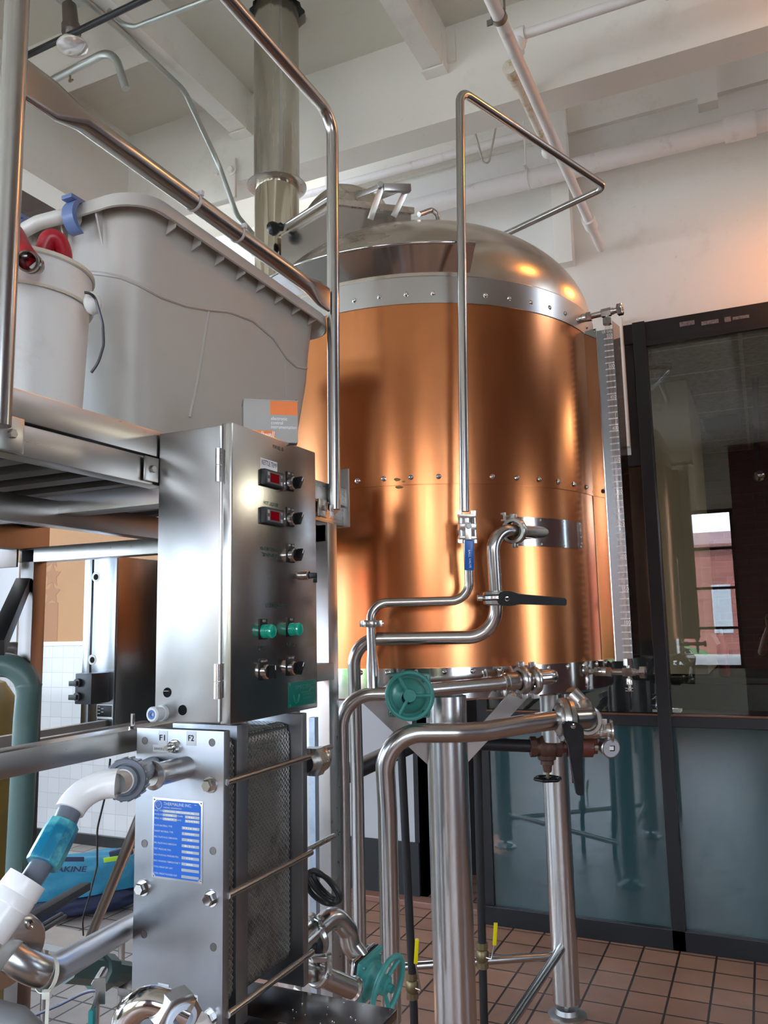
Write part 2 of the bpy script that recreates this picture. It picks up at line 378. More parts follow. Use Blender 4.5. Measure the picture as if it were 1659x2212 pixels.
def acou_fn(h):
    N, L = h['N'], h['L']; n = h['noise'](26, (1, 1, 1), 4, .6); h['bump'](n, 1., .02)
    mp = N.new('ShaderNodeMapping'); mp.inputs['Location'].default_value = (.0, -4.7, 0); L.new(h['geo'].outputs['Position'], mp.inputs['Vector'])
    br = N.new('ShaderNodeTexBrick'); br.offset = 0; br.inputs['Scale'].default_value = 1; br.inputs['Brick Width'].default_value = 1.22; br.inputs['Row Height'].default_value = .61; br.inputs['Mortar Size'].default_value = .013
    br.inputs['Color1'].default_value = (.33, .32, .27, 1); br.inputs['Color2'].default_value = (.30, .295, .25, 1); br.inputs['Mortar'].default_value = (.50, .50, .44, 1)
    L.new(mp.outputs[0], br.inputs['Vector']); c = h['ramp'](n, [(.35, (.55, .55, .55)), (.6, (1, 1, 1))]); L.new(h['mix'](br.outputs['Color'], c, .7, 'MULTIPLY'), h['b'].inputs['Base Color'])
ACOU = mat('acoustic_ceiling_tile', (.33, .32, .27), .8, fn=acou_fn)
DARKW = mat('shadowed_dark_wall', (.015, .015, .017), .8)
def ceil_fn(h):
    N, L = h['N'], h['L']
    sp = N.new('ShaderNodeSeparateXYZ'); L.new(h['geo'].outputs['Position'], sp.inputs[0])
    base = h['mix'](h['col'], (.50, .45, .37), h['ramp'](h['noise'](3.5, (.5, 2.5, 1), 8, .75), [(.58, (0, 0, 0)), (.85, (.55, .55, .55))]))
    L.new(base, h['b'].inputs['Base Color']); h['bump'](h['noise'](9, (.25, 6, 1), 8, .8), .5, .006)
CEILM2 = mat('cream_ceiling_boards', (.66, .63, .55), .6, fn=ceil_fn)

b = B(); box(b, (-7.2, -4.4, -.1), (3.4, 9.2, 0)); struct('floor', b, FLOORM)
# near ceiling with a real hole around the flue
FL = P(597, 40, Y=2.67); FLX, FLY = -1.683, 2.67
ZC = 4.17
b = B(); hs = .3; x0, x1, y0, y1 = -7.2, 3.4, -4.4, 3.2
for (a, c) in (((x0, y0), (FLX-hs, y1)), ((FLX+hs, y0), (x1, y1)), ((FLX-hs, y0), (FLX+hs, FLY-hs)), ((FLX-hs, FLY+hs), (FLX+hs, y1))):
    box(b, (*a, ZC), (*c, ZC+.05))
random.seed(3); n = 32; inner = []; outer = []
for i in range(n):
    t = 2*PI*i/n; r = .118+random.uniform(-.006, .010); m_ = max(abs(math.cos(t)), abs(math.sin(t)))
    inner.append(b.verts.new((FLX+r*math.cos(t)+.006, FLY+r*math.sin(t), ZC))); outer.append(b.verts.new((FLX+hs*math.cos(t)/m_, FLY+hs*math.sin(t)/m_, ZC)))
up = [b.verts.new(v.co+Vector((0, 0, .05))) for v in inner]
for i in range(n):
    j = (i+1) % n; b.faces.new((inner[i], inner[j], outer[j], outer[i])); b.faces.new((inner[i], up[i], up[j], inner[j]))
struct('ceiling', b, CEILM2)
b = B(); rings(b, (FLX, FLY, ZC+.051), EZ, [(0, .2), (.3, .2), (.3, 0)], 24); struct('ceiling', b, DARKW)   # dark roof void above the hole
b = B(); box(b, (-7.2, 3.2, 4.62), (3.4, 5.0, 4.7)); struct('ceiling', b, CEILM)
# walls
b = B(); box(b, (-.56, YW, 3.19), (3.4, YW+.12, 4.62)); box(b, (-2.42, YW, 2.47), (-.56, YW+.12, 4.62)); struct('wall_back', b, WPAINT)
b = B(); box(b, (-2.42, YW-.03, 4.40), (3.4, YW, 4.62)); struct('trim_1', b, BEAMM)      # ledger along the wall top
b = B(); box(b, (-7.2, 4.9, 0), (-2.42, 5.0, 1.487)); struct('wall_left', b, WTILE)
b = B(); box(b, (-7.2, 4.9, 1.52), (-2.42, 5.0, 2.55)); ow = struct('wall_left', b, OCHRE)
b = B(); box(b, (-7.2, 4.9, 2.552), (-2.42, 5.0, 4.62)); struct('wall_left', b, WPAINT)
b = B(); box(b, (-7.2, 4.885, 1.487), (-2.42, 5.0, 1.52), .004); struct('trim_2', b, mat('white_trim', (.7, .71, .72), .25))
b = B(); box(b, (-7.2, 4.87, 0), (-2.42, 4.9, .075)); struct('baseboard_left', b, BLACK)
b = B(); box(b, (-2.5, 4.60, .33), (-1.93, 5.0, 2.47)); struct('wall_alcove', b, mat('alcove_wall_paint', (.40, .39, .40), .6))
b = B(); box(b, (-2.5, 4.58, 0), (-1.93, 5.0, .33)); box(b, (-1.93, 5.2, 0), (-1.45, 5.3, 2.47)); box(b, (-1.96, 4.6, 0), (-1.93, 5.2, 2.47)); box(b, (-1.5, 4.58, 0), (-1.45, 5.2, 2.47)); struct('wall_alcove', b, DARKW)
b = B(); box(b, (-2.5, 4.50, 0), (-1.50, 4.60, .035), .006); struct('trim_3', b, mat('red_sill_tile', (.22, .10, .07), .5))
# ghost marks of removed stars on the ochre wall
def star(c, r, bm):
    pts = [Vector((c[0]+(r if k % 2 == 0 else r*.5)*math.sin(k*PI/5), 4.8985, c[2]+(r if k % 2 == 0 else r*.5)*math.cos(k*PI/5))) for k in range(10)]
    prism(bm, pts, (0, .001, 0))
b = B()
for (px, py) in ((112, 1204), (113, 1244), (112, 1282)): star(P(px, py, Y=4.9), .10, b)
q = P(110, 1345, Y=4.9); prism(b, [(q.x-.075, 4.8985, q.z-.16), (q.x+.075, 4.8985, q.z-.16), (q.x+.075, 4.8985, q.z+.16), (q.x-.075, 4.8985, q.z+.16)], (0, .001, 0))
obj('ghost_mark', b, OCHRED, ow)
# walls behind and beside the camera, with window openings
def wall_with_windows(name, axis, at, lo, hi, wins, m, th=.16, zt=4.17, zb=0.):
    bm = B()
    def bx(a, c, z0, z1):
        if c-a < 1e-4 or z1-z0 < 1e-4: return
        if axis == 'Y': box(bm, (a, at-th, z0), (c, at, z1))
        else: box(bm, (at, a, z0), (at+th if at > 0 else at-th, c, z1))
    x = lo
    for (a, c, z0, z1) in wins: bx(x, a, zb, zt); bx(a, c, zb, z0); bx(a, c, z1, zt); x = c
    bx(x, hi, zb, zt); return struct(name, bm, m)
backw = [(-6.3, -4.3, .9, 3.7), (-3.8, -1.95, .9, 3.7), (-1.45, -.3, .86, 3.22)]
wall_with_windows('wall_front', 'Y', -4.2, -7.2, -.3, backw, CREAM)
wall_with_windows('wall_front', 'Y', -4.2, -.3, 3.4, [(1.2, 2.6, 1.0, 3.4)], BRICKD)
wall_with_windows('wall_right', 'X', 3.2, -4.4, 4.5, [(-3.6, -1.7, .9, 3.4), (2.1, 2.6, .9, 2.5)], BRICKR)
wall_with_windows('wall_left', 'X', -7.0, -4.4, 5.0, [(-3.2, -.8, .9, 3.6), (.2, 3.4, .9, 3.6)], CREAM)
wn = 0
def window_unit(axis, at, a, c, z0, z1, cols, zs):
    global wn; wn += 1
    bm = B(); t = .05
    def bx(u0, u1, w0, w1, tt=t):
        if axis == 'Y': box(bm, (u0, at-.10, w0), (u1, at-.05, w1))
        else:
            s = 1 if at > 0 else -1; box(bm, (at+s*.05, u0, w0), (at+s*.10, u1, w1))
    bx(a, a+t, z0, z1); bx(c-t, c, z0, z1); bx(a, c, z0, z0+t); bx(a, c, z1-t, z1)
    for k in range(1, cols): u = a+(c-a)*k/cols; bx(u-.02, u+.02, z0, z1)
    for z in zs: bx(a, c, z-.02, z+.02)
    fr = struct('window_%d' % (wn+1), bm, FRAME)
    bm = B()
    if axis == 'Y': box(bm, (a+t, at-.078, z0+t), (c-t, at-.072, z1-t))
    else: s = 1 if at > 0 else -1; box(bm, (at+s*.072, a+t, z0+t), (at+s*.078, c-t, z1-t))
    obj('pane', bm, WGLASS, fr)
    # light portal in the opening: guides sky light, adds none
    ld = bpy.data.lights.new('window_portal', 'AREA'); ld.shape = 'RECTANGLE'; ld.size = c-a; ld.size_y = z1-z0; ld.cycles.is_portal = True
    lo_ = bpy.data.objects.new('window_portal', ld); COL.objects.link(lo_)
    if axis == 'Y': lo_.location = ((a+c)/2, at-.12, (z0+z1)/2); lo_.rotation_euler = (PI/2, 0, PI)   # faces +Y
    else: s = 1 if at > 0 else -1; lo_.location = (at+s*.12, (a+c)/2, (z0+z1)/2); lo_.rotation_euler = (PI/2, 0, PI/2 if s > 0 else -PI/2)
    v = lo_.rotation_euler.to_matrix() @ Vector((0, 0, -1))
    want = Vector((0, 1, 0)) if axis == 'Y' else Vector((-1 if at > 0 else 1, 0, 0))
    if v.dot(want) < 0: lo_.rotation_euler.z += PI
for (a, c, z0, z1) in backw: window_unit('Y', -4.2, a, c, z0, z1, 2 if c-a > 1.5 else 1, [z0+(z1-z0)*k/4 for k in (1, 2, 3)])
window_unit('Y', -4.2, 1.2, 2.6, 1.0, 3.4, 2, [1.6, 2.2, 2.8])
for (a, c, z0, z1) in [(-3.6, -1.7, .9, 3.4), (2.1, 2.6, .9, 2.5)]: window_unit('X', 3.2, a, c, z0, z1, 2 if z1 > 3 else 1, [1.7, 2.55] if z1 > 3 else [1.7])
for (a, c, z0, z1) in [(-3.2, -.8, .9, 3.6), (.2, 3.4, .9, 3.6)]: window_unit('X', -7.0, a, c, z0, z1, 2, [1.8, 2.7])
# beams and joists
b = B(); box(b, (-2.83, 3.05, 3.735), (3.4, 3.2, 4.62)); struct('trim_4', b, BEAMM)            # main cross beam
b = B(); box(b, (-2.98, 1.0, 3.64), (-2.83, 3.2, 4.17)); struct('trim_5', b, BEAMM)             # side beam running toward the camera
b = B(); box(b, (-2.15, -1.2, 3.96), (-2.06, 3.05, 4.17)); struct('trim_6', b, BEAMM)           # joist
b = B(); box(b, (-1.15, -1.2, 3.96), (-1.06, 3.05, 4.17)); struct('trim_7', b, BEAMM)           # joist
b = B(); box(b, (-2.83, 2.34, 3.98), (-2.15, 2.45, 4.17)); struct('trim_8', b, BEAMM)           # blocking
b = B(); box(b, (-.16, -1.2, 3.96), (-.07, 3.05, 4.17)); struct('trim_9', b, BEAMM)
for (x, nm) in ((-2.06, 'trim_10'), (-1.06, 'trim_11')):        # steel joist hangers
    b = B(); box(b, (x, 3.035, 3.99), (x+.045, 3.05, 4.15)); box(b, (x, 2.99, 3.955), (x+.006, 3.05, 4.13)); box(b, (x-.095, 2.99, 3.948), (x+.006, 3.05, 3.956))
    struct(nm, b, BEAMM)
b = B()
for (px, py, zt, zb, w) in ((1206, 300, 4.62, 3.60, .10), (1525, 170, 4.62, 4.33, .10)):
    q = P(px, py, Y=4.42); box(b, (q.x-w/2, 4.38, zb), (q.x+w/2, YW, zt))
struct('trim_12', b, BEAMM)                                                                     # studs on the wall
q = P(462, 400, Y=3.05)
pl = thing('beam_splice_plate', 'white painted steel plate with two bolts on the beam left of the flue', 'plate', (q.x, 3.04, q.z))
b = B(); box(b, (q.x-.135, 3.036, q.z-.10), (q.x+.135, 3.052, q.z+.10), .002); obj('plate', b, BEAMM, pl)
for (px, py) in ((468, 374), (499, 367)):
    q = P(px, py, Y=3.03); b = B(); rings(b, (q.x, 3.036, q.z), (0, -1, 0), [(0, .026), (.004, .026), (.004, 0)], 20); hexnut(b, (q.x, 3.032, q.z), (0, -1, 0), .017, .014); obj('bolt', b, BEAMM, pl)

# ------------------------------------------------------------------ storefront
ML, MR = -.525, -.46
sf = B()
box(sf, (ML, 4.40, 0), (MR, YW+.03, 3.19), .003)
box(sf, (-.575, 4.43, 2.45), (ML, YW+.03, 3.19)); box(sf, (-1.49, 4.42, 0), (-1.43, YW+.03, 2.47)); box(sf, (-1.49, 4.42, 2.41), (ML, YW+.03, 2.47))
box(sf, (-.575, 4.42, 3.08), (3.2, YW+.03, 3.19), .003); box(sf, (MR, 4.405, 3.05), (3.2, 4.43, 3.08), .002)
box(sf, (-1.43, 4.41, 1.06), (3.2, YW+.03, 1.115), .003)
box(sf, (-1.49, 4.40, 0), (3.2, YW+.03, .095), .003)
box(sf, (1.35, 4.40, 0), (1.42, YW+.03, 3.19), .003)
fr = struct('window_1', sf, FRAME)
b = B()
box(b, (-1.43, 4.405, 1.115), (3.2, 4.415, 1.124)); obj('bronze_bead', b, mat('bronze_bead', (.16, .07, .045), .25, .6), fr)
for (a, c) in ((-1.43, ML), (MR, 1.35), (1.42, 3.2)):
    b = B(); box(b, (a, 4.435, .095), (c, 4.447, 1.06)); obj('spandrel_panel', b, TEALP, fr)
for (a, c, z1) in ((-1.43, ML, 2.41), (MR, 1.35, 3.08), (1.42, 3.2, 3.08)):
    b = B(); f = [(a, 4.44, 1.115), (c, 4.44, 1.115), (c, 4.44, z1), (a, 4.44, z1)]; b.faces.new([b.verts.new(v) for v in f]); obj('pane', b, SGLASS, fr)
random.seed(5); b = B(); x = -.40
while x < .9:                                     # remains of adhesive tape along the header
    w = random.uniform(.03, .09); z = 3.135+random.uniform(-.008, .008)
    if random.random() < .75: box(b, (x, 4.4185, z-random.uniform(.008, .014)), (x+w, 4.4195, z+random.uniform(.008, .014)))
    x += w+random.uniform(.0, .05)
obj('tape_remnant', b, TEAR, fr, kind='stuff')
b = B(); q0 = P(1340, 700, Y=4.40); box(b, (q0.x-.03, 4.38, 2.51), (q0.x+.01, 4.43, 3.23), .003); struct('trim_13', b, BEAMM)
# room beyond the glass
b = B(); box(b, (-1.45, YW+.12, 3.30), (3.4, 9.2, 3.36)); struct('ceiling', b, ACOU)
b = B(); box(b, (-.72, 4.60, 0), (-.62, 9.0, 3.30)); struct('wall_office', b, CREAM)
b = B(); box(b, (-1.50, 4.585, 0), (-.50, 4.60, 3.30)); struct('wall_office', b, DARKW)  # added dark panel stands in for the shade behind the left pane
b = B(); box(b, (-.62, 6.05, 1.22), (-.37, 7.4, 3.30)); struct('wall_office', b, mat('beige_column_paint', (.46, .41, .29), .6))
b = B(); box(b, (-.72, 9.0, 0), (3.4, 9.15, 3.30)); struct('wall_office', b, mat('office_brick', (.1, .03, .03), .7, fn=brick_fn('X', .2, .075, (.055, .018, .016), (.035, .011, .010), (.04, .033, .03))))
b = B(); box(b, (3.2, 4.6, 0), (3.3, 9.0, 3.30)); struct('wall_office', b, BRICKR)
b = B(); box(b, (-.618, 5.0, 0), (-.60, 5.9, 2.35), .004); dr = struct('door_1', b, mat('dark_mahogany', (.045, .012, .008), .35))
b = B(); box(b, (-.60, 5.05, 2.18), (-.56, 5.12, 2.33), .004); obj('door_closer', b, mat('closer_paint', (.4, .42, .4), .4), dr)
q = P(1640, 830, Z=3.27)
tr = thing('track_light', 'black ceiling track with one small spotlight behind the storefront glass', 'light', (q.x, 5.6, 3.29))
z_ = 3.28; a_ = P(1631, 822, Z=z_); c_ = P(1640, 975, Z=z_)
b = B(); box(b, (a_.x-.02, a_.y, z_-.02), (a_.x+.02, c_.y, z_+.02), .003); obj('track', b, BLACK, tr)
q = P(1640, 1035, d=7.2); b = B(); box(b, (q.x-.02, q.y-.02, q.z), (q.x+.02, q.y+.02, 3.29)); cyl(b, q+Vector((0, -.06, .02)), q+Vector((.0, .10, .05)), .055, .04); obj('spotlight', b, BLACK, tr)
b = B(); rings(b, q+Vector((0, -.061, .02)), (0, -1, -.2), [(0, .048), (.012, .03), (.012, 0)], 20); obj('lens', b, POL, tr)
a_ = P(1516, 905, Z=3.29); c_ = P(1598, 892, Z=3.29); e_ = P(1523, 932, Z=3.29)
b = B(); box(b, (a_.x, a_.y, 3.292), (c_.x, e_.y+.1, 3.298)); struct('trim_14', b, DARKW)         # dark slab painted as the shade inside a ceiling vent hole
b = B(); q = P(1460, 1512, Y=6.0); box(b, (-.61, 5.9, 0), (.45, 6.9, 1.17), .01); box(b, (-.61, 5.86, 1.17), (.50, 6.94, 1.21), .006)
tag(obj('service_counter', b, mat('dark_green_counter', (.012, .03, .03), .4)), 'dark counter under the beige column behind the glass', 'counter')
ex = P(1567, 1490, Y=6.0); ex.z = 1.211+.28
fe = thing('fire_extinguisher', 'red fire extinguisher with a white tag behind the storefront glass', 'fire extinguisher', (ex.x, ex.y, ex.z-.28))
b = B(); rings(b, (ex.x, ex.y, ex.z-.28), EZ, [(0, .03), (.01, .036), (.20, .036), (.23, .018), (.27, .014)], 20, True); obj('cylinder', b, mat('extinguisher_red', (.14, .006, .006), .4), fe)
b = B(); cyl(b, (ex.x, ex.y, ex.z-.01), (ex.x, ex.y, ex.z+.03), .012); obox(b, (ex.x, ex.y-.02, ex.z+.03), EX, EY, (.014, .08, .008)); obj('valve_head', b, DULL, fe)
b = B(); obox(b, (ex.x-.035, ex.y-.04, ex.z-.03), (1, 0, .5), (0, 1, 0), (.025, .002, .08)); obj('inspection_tag', b, WPRINT, fe)
b = B(); box(b, (-.46, 4.49, 1.05), (1.3, 4.75, 1.115), .003); struct('trim_15', b, BLACK)
b = B(); q = P(1442, 1535, Y=4.62); obox(b, (q.x, 4.62, 1.1215), EX, EY, (.14, .10, .012)); tag(obj('paper_stack', b, WPRINT), 'white papers lying on the sill behind the right glass pane', 'paper')
ol = bpy.data.lights.new('office_fill_light', 'AREA'); ol.size = 1.0; ol.energy = 26; ol.color = (1, .93, .8)  # added fill light to brighten the room behind the glass, no fixture
oo = bpy.data.objects.new('office_fill_light', ol); COL.objects.link(oo); oo.location = (2.6, 5.3, 3.2)

# ------------------------------------------------------------------ outdoors
GRASSM = mat('leaf_green', (.06, .16, .03), .8, fn=dirty((.02, .07, .015), .4, .7, 4, .8, 1.))
b = B(); box(b, (-60, -70, -.4), (60, -4.6, -.3)); box(b, (3.6, -4.6, -.4), (40, 30, -.3)); box(b, (-40, -4.6, -.4), (-7.4, 30, -.3)); struct('ground', b, mat('street_paving', (.42, .41, .40), .9))
bb = thing('brick_building', 'red brick building across the street, seen reflected in the right pane', 'building', (-4, -26, -.3))
b = B(); box(b, (-16, -32, -.3), (14, -26, 4.4)); obj('facade', b, BRICKO, bb)
b = B(); prism(b, [(-16.4, -25.7, 4.4), (-16.4, -25.7, 4.5), (-16.4, -29, 5.3), (-16.4, -32, 4.5), (-16.4, -32, 4.4)], (30.8, 0, 0)); obj('roof', b, mat('red_metal_roof', (.24, .10, .09), .5), bb)
for x in (-12.5, -9.0, -5.6, -1.8, 3.0, 8.0):
    b = B(); box(b, (x, -26.03, 1.0), (x+.7, -25.97, 2.9)); obj('window', b, mat('street_window', (.42, .46, .5), .2), bb)
for (x, y, s) in ((-9, -13, 1.5), (-4.6, -12, 1.2), (-1.9, -11, 1.0), (1.5, -13, 1.3), (5, -12, 1.4)):
    b = B(); bmesh.ops.create_icosphere(b, subdivisions=4, radius=s)
    for v in b.verts: v.co *= 1+.12*math.sin(v.co.x*9+v.co.z*7)*math.cos(v.co.y*8); v.co.z *= .75; v.co += Vector((x, y, s*.55-.3))
    tag(obj('street_shrub', b, GRASSM), 'rounded green shrub outside the front windows', 'shrub', 'shrubs outside the front windows')
for (x, y, hgt) in ((7.0, 1.2, 2.0), (8.0, 4.2, 2.3), (-11, 1.0, 3)):
    t = thing('street_tree', 'green leafy tree outside the side windows', 'tree', (x, y, -.3), 'trees outside the side windows')
    b = B(); cyl(b, (x, y, -.3), (x, y, hgt*.5), .14, .09); obj('trunk', b, WOODD, t)
    b = B(); bmesh.ops.create_icosphere(b, subdivisions=4, radius=hgt*.3)
    for v in b.verts: v.co *= 1+.2*math.sin(v.co.x*6+v.co.z*5)*math.cos(v.co.y*7+v.co.z*3); v.co += Vector((x, y, hgt*.7))
    obj('crown', b, GRASSM, t)
b = B(); box(b, (-1.6, -7.03, .35), (-.1, -7.0, .95)); box(b, (-1.5, -7.05, -.3), (-1.45, -7.0, .35)); box(b, (-.25, -7.05, -.3), (-.2, -7.0, .35))
tag(obj('sign_board', b, WPRINT), 'white sign board standing outside the front window', 'sign')
w = bpy.data.worlds.new('sky'); SC.world = w; w.use_nodes = True; nt = w.node_tree; bg = nt.nodes['Background']
tcw = nt.nodes.new('ShaderNodeTexCoord'); nz = nt.nodes.new('ShaderNodeTexNoise'); nz.inputs['Scale'].default_value = 3; nz.inputs['Detail'].default_value = 6
rp = nt.nodes.new('ShaderNodeValToRGB'); rp.color_ramp.elements[0].position = .4; rp.color_ramp.elements[0].color = (.50, .66, .92, 1); rp.color_ramp.elements[1].position = .65; rp.color_ramp.elements[1].color = (.90, .93, .98, 1)
nt.links.new(tcw.outputs['Generated'], nz.inputs['Vector']); nt.links.new(nz.outputs['Fac'], rp.inputs['Fac']); nt.links.new(rp.outputs['Color'], bg.inputs['Color'])
bg.inputs['Strength'].default_value = 9.0
# ================================================================== BREW KETTLE
TX, TY, TR = -1.19, 2.98, .68
TC = Vector((TX, TY, 0))
def tankhit(x, y, r=TR):
    v = ray(x, y); cx, cy_ = TX, TY
    a = v.x*v.x+v.y*v.y; b_ = -2*(v.x*cx+v.y*cy_); c = cx*cx+cy_*cy_-r*r; D = b_*b_-4*a*c
    return CAM+v*((-b_-math.sqrt(max(D, 0)))/(2*a))
DB, DZ = .42, 2.728
def domehit(x, y):
    v = ray(x, y); o = CAM-Vector((TX, TY, DZ)); S = Vector((1/TR, 1/TR, 1/DB))
    v2 = Vector((v.x*S.x, v.y*S.y, v.z*S.z)); o2 = Vector((o.x*S.x, o.y*S.y, o.z*S.z))
    a = v2.dot(v2); b_ = 2*v2.dot(o2); c = o2.dot(o2)-1; D = max(0, b_*b_-4*a*c)
    return CAM+v*((-b_-math.sqrt(D))/(2*a))
kt = thing('brew_kettle', 'large copper clad brewing kettle with a stainless dome standing on steel legs', 'brewing kettle', (TX, TY, 0))
O = (TX, TY, 0)
b = B(); rings(b, O, EZ, [(1.462, .676), (1.462, TR), (2.041, TR)], 128); obj('copper_jacket', b, COPPER, kt)
b = B(); rings(b, O, EZ, [(2.036, .680), (2.036, TR+.003), (2.636, TR+.003)], 128); obj('copper_jacket', b, COPPER, kt)
b = B(); rings(b, O, EZ, [(2.632, TR), (2.632, TR+.006), (2.722, TR+.006), (2.728, TR)], 128); obj('shoulder_band', b, STEEL, kt)
b = B(); rings(b, O, EZ, [(DZ+DB*math.sin(t*PI/48), TR*math.cos(t*PI/48)) for t in range(25)], 128); obj('dome', b, DOMES, kt, 60)
b = B(); rings(b, O, EZ, [(1.466, TR), (1.466, TR+.006), (1.374, TR+.006), (1.368, TR)], 128); obj('skirt_band', b, POL, kt)
b = B(); rings(b, O, EZ, [(1.370, TR), (1.372, TR-.01), (1.385, .60), (1.33, .3), (1.30, .06), (1.30, 0)], 96); obj('bottom', b, DULL, kt)
def rivet_bm(p, n):
    b = B(); rings(b, p, n, [(-.001, .0085), (.001, .0085), (.0015, .0072), (.004, .0062), (.006, .0035), (.0062, .0026), (.0045, .0024), (.0045, 0)], 14); return b
for z in (2.664, 2.059, 1.4545):
    for i in range(-5, 13):
        t = .062+.128*i; nrm = Vector((math.sin(t), -math.cos(t), 0)); p = Vector((TX, TY, z))+nrm*(TR+.005)
        obj('rivet', rivet_bm(p, nrm), POL, kt)
# drip ledge around the manway side
h1 = tankhit(1022, 570, .72); a1 = math.atan2(h1.y-TY, h1.x-TX); a0 = a1-math.radians(118)
b = B(); prof = [(2.736, TR-.004), (2.800, .745), (2.806, .752), (2.812, .749), (2.808, .742), (2.760, .690), (2.760, .672)]
n = 60; L = []
for i in range(n+1):
    a = a0+(a1-a0)*i/n; L.append([b.verts.new((TX+r*math.cos(a), TY+r*math.sin(a), z)) for z, r in prof])
for p_, q_ in zip(L, L[1:]):
    for k in range(len(prof)): j = (k+1) % len(prof); b.faces.new((p_[k], p_[j], q_[j], q_[k]))
b.faces.new(L[0]); b.faces.new(L[-1][::-1]); dlg = obj('drip_ledge', b, POL, kt, 30)
b = B(); tube(b, [Vector((TX+.748*math.cos(a0+(a1-a0)*i/60), TY+.748*math.sin(a0+(a1-a0)*i/60), 2.809)) for i in range(61)], .0065, 12); obj('rolled_edge', b, POL, dlg)
# manway: neck, lid, lever, hinge
def domez(x, y):
    r = math.hypot(x-TX, y-TY)/TR; return DZ+DB*math.sqrt(max(0, 1-r*r))
BL = domehit(745, 492); zl = PV(430, (BL.x, BL.y)).z
A = P(727, 428, Z=zl); Bq = P(895, 448, Z=zl); D_ = P(600, 497, Z=zl)
kx = (Bq-A); ky = (D_-A); Cq = Bq+ky
cen = (A+Bq+Cq+D_)/4; upn = EZ
def inset(p, k): return p+(cen-p)*k
top = [inset(p, .05) for p in (A, Bq, Cq, D_)]
b = B(); T_ = [b.verts.new(v) for v in top]; Q_ = [b.verts.new((v.x, v.y, domez(v.x, v.y)-.03)) for v in top]
for i in range(4):
    j = (i+1) % 4; b.faces.new((T_[i], T_[j], Q_[j], Q_[i]))
b.faces.new(T_); b.faces.new(Q_[::-1])
obj('manway_neck', b, STEELD, kt)
b = B(); p = top[0]+(top[0]-cen).normalized()*.001; tube(b, [p, Vector((p.x, p.y, domez(p.x, p.y)-.02))], .005, 10); obj('weld_seam', b, POL, kt)
b = B(); N_ = 28; G = []
for i in range(N_+1):
    row = []
    for j in range(N_+1):
        s, t = i/N_, j/N_; p = A.lerp(Bq, s).lerp(D_.lerp(Cq, s), t)
        rr = (p-cen).length/.175; e_ = min(1, min(s, 1-s, t, 1-t)*5); e_ = e_*e_*(3-2*e_)
        row.append(b.verts.new(p+upn*.110*math.sqrt(max(0, 1-rr*rr))*e_))
    G.append(row)
for i in range(N_):
    for j in range(N_): b.faces.new((G[i][j], G[i+1][j], G[i+1][j+1], G[i][j+1]))
rim = [G[i][0] for i in range(N_+1)]+[G[N_][j] for j in range(1, N_+1)]+[G[i][N_] for i in range(N_-1, -1, -1)]+[G[0][j] for j in range(N_-1, 0, -1)]
low = [b.verts.new(v.co-upn*.024) for v in rim]
for i in range(len(rim)): j = (i+1) % len(rim); b.faces.new((rim[i], rim[j], low[j], low[i]))
b.faces.new(low[::-1]); lid = obj('manway_lid', b, DOMES, kt, 40)
dl = depth(A)
def bar(bm, p, q, side, w, t): d_ = q-p; obox(bm, (p+q)/2, d_, side, (d_.length, w, t), .001)
b = B()
bar(b, P(800, 474, d=dl-.03), P(825, 402, d=dl-.05), RT, .022, .005); bar(b, P(850, 468, d=dl-.005), P(877, 412, d=dl-.02), RT, .022, .005)
bar(b, P(826, 401, d=dl-.05), P(768, 424, d=dl+.05), RT, .005, .020); bar(b, P(870, 406, d=dl-.02), P(816, 428, d=dl+.08), RT, .005, .020)
bar(b, P(828, 406, d=dl-.055), P(886, 407, d=dl-.03), UP, .026, .024)
p = P(822, 400, d=dl-.06); cyl(b, p, p-FW*.012, .010, seg=14); obj('lid_hinge', b, STEEL, kt)
kd = depth(D_)-.05; b = B(); tube(b, [P(715, 424, d=dl-.005), P(612, 489, d=kd)], .0085, 14); lev = obj('lid_lever', b, STEEL, kt)
b = B(); p = P(590, 494, d=kd-.01); q = P(612, 489, d=kd); dd = (p-q).normalized()
rings(b, q, dd, [(0, .010), (.006, .017), (.018, .016), (.026, .022), (.038, .028), (.052, .027), (.062, .018), (.067, 0)], 24); obj('knob', b, BLACK, lev)
b = B(); tube(b, fillet([P(905, 463, d=2.95), P(933, 453, d=3.0), P(944, 462, d=3.0), P(946, 480, d=3.02)], .02), .0095, 12); obj('lifting_loop', b, STEEL, kt)
for (px, py, w_, h_) in ((858, 1036, .030, .010), (872, 1040, .012, .006), (862, 1052, .034, .008)):
    p = tankhit(px, py, TR+.0035); nn = Vector((p.x-TX, p.y-TY, 0)).normalized(); tt_ = EZ.cross(nn); random.seed(px); b = B(); b.faces.new([b.verts.new(p+tt_*w_*.5*math.cos(k*PI/7)*random.uniform(.6, 1)+EZ*h_*.7*math.sin(k*PI/7)*random.uniform(.4, 1)) for k in range(14)]); obj('adhesive_scar', b, mat('adhesive_scar', (.34, .17, .04), .5), kt)
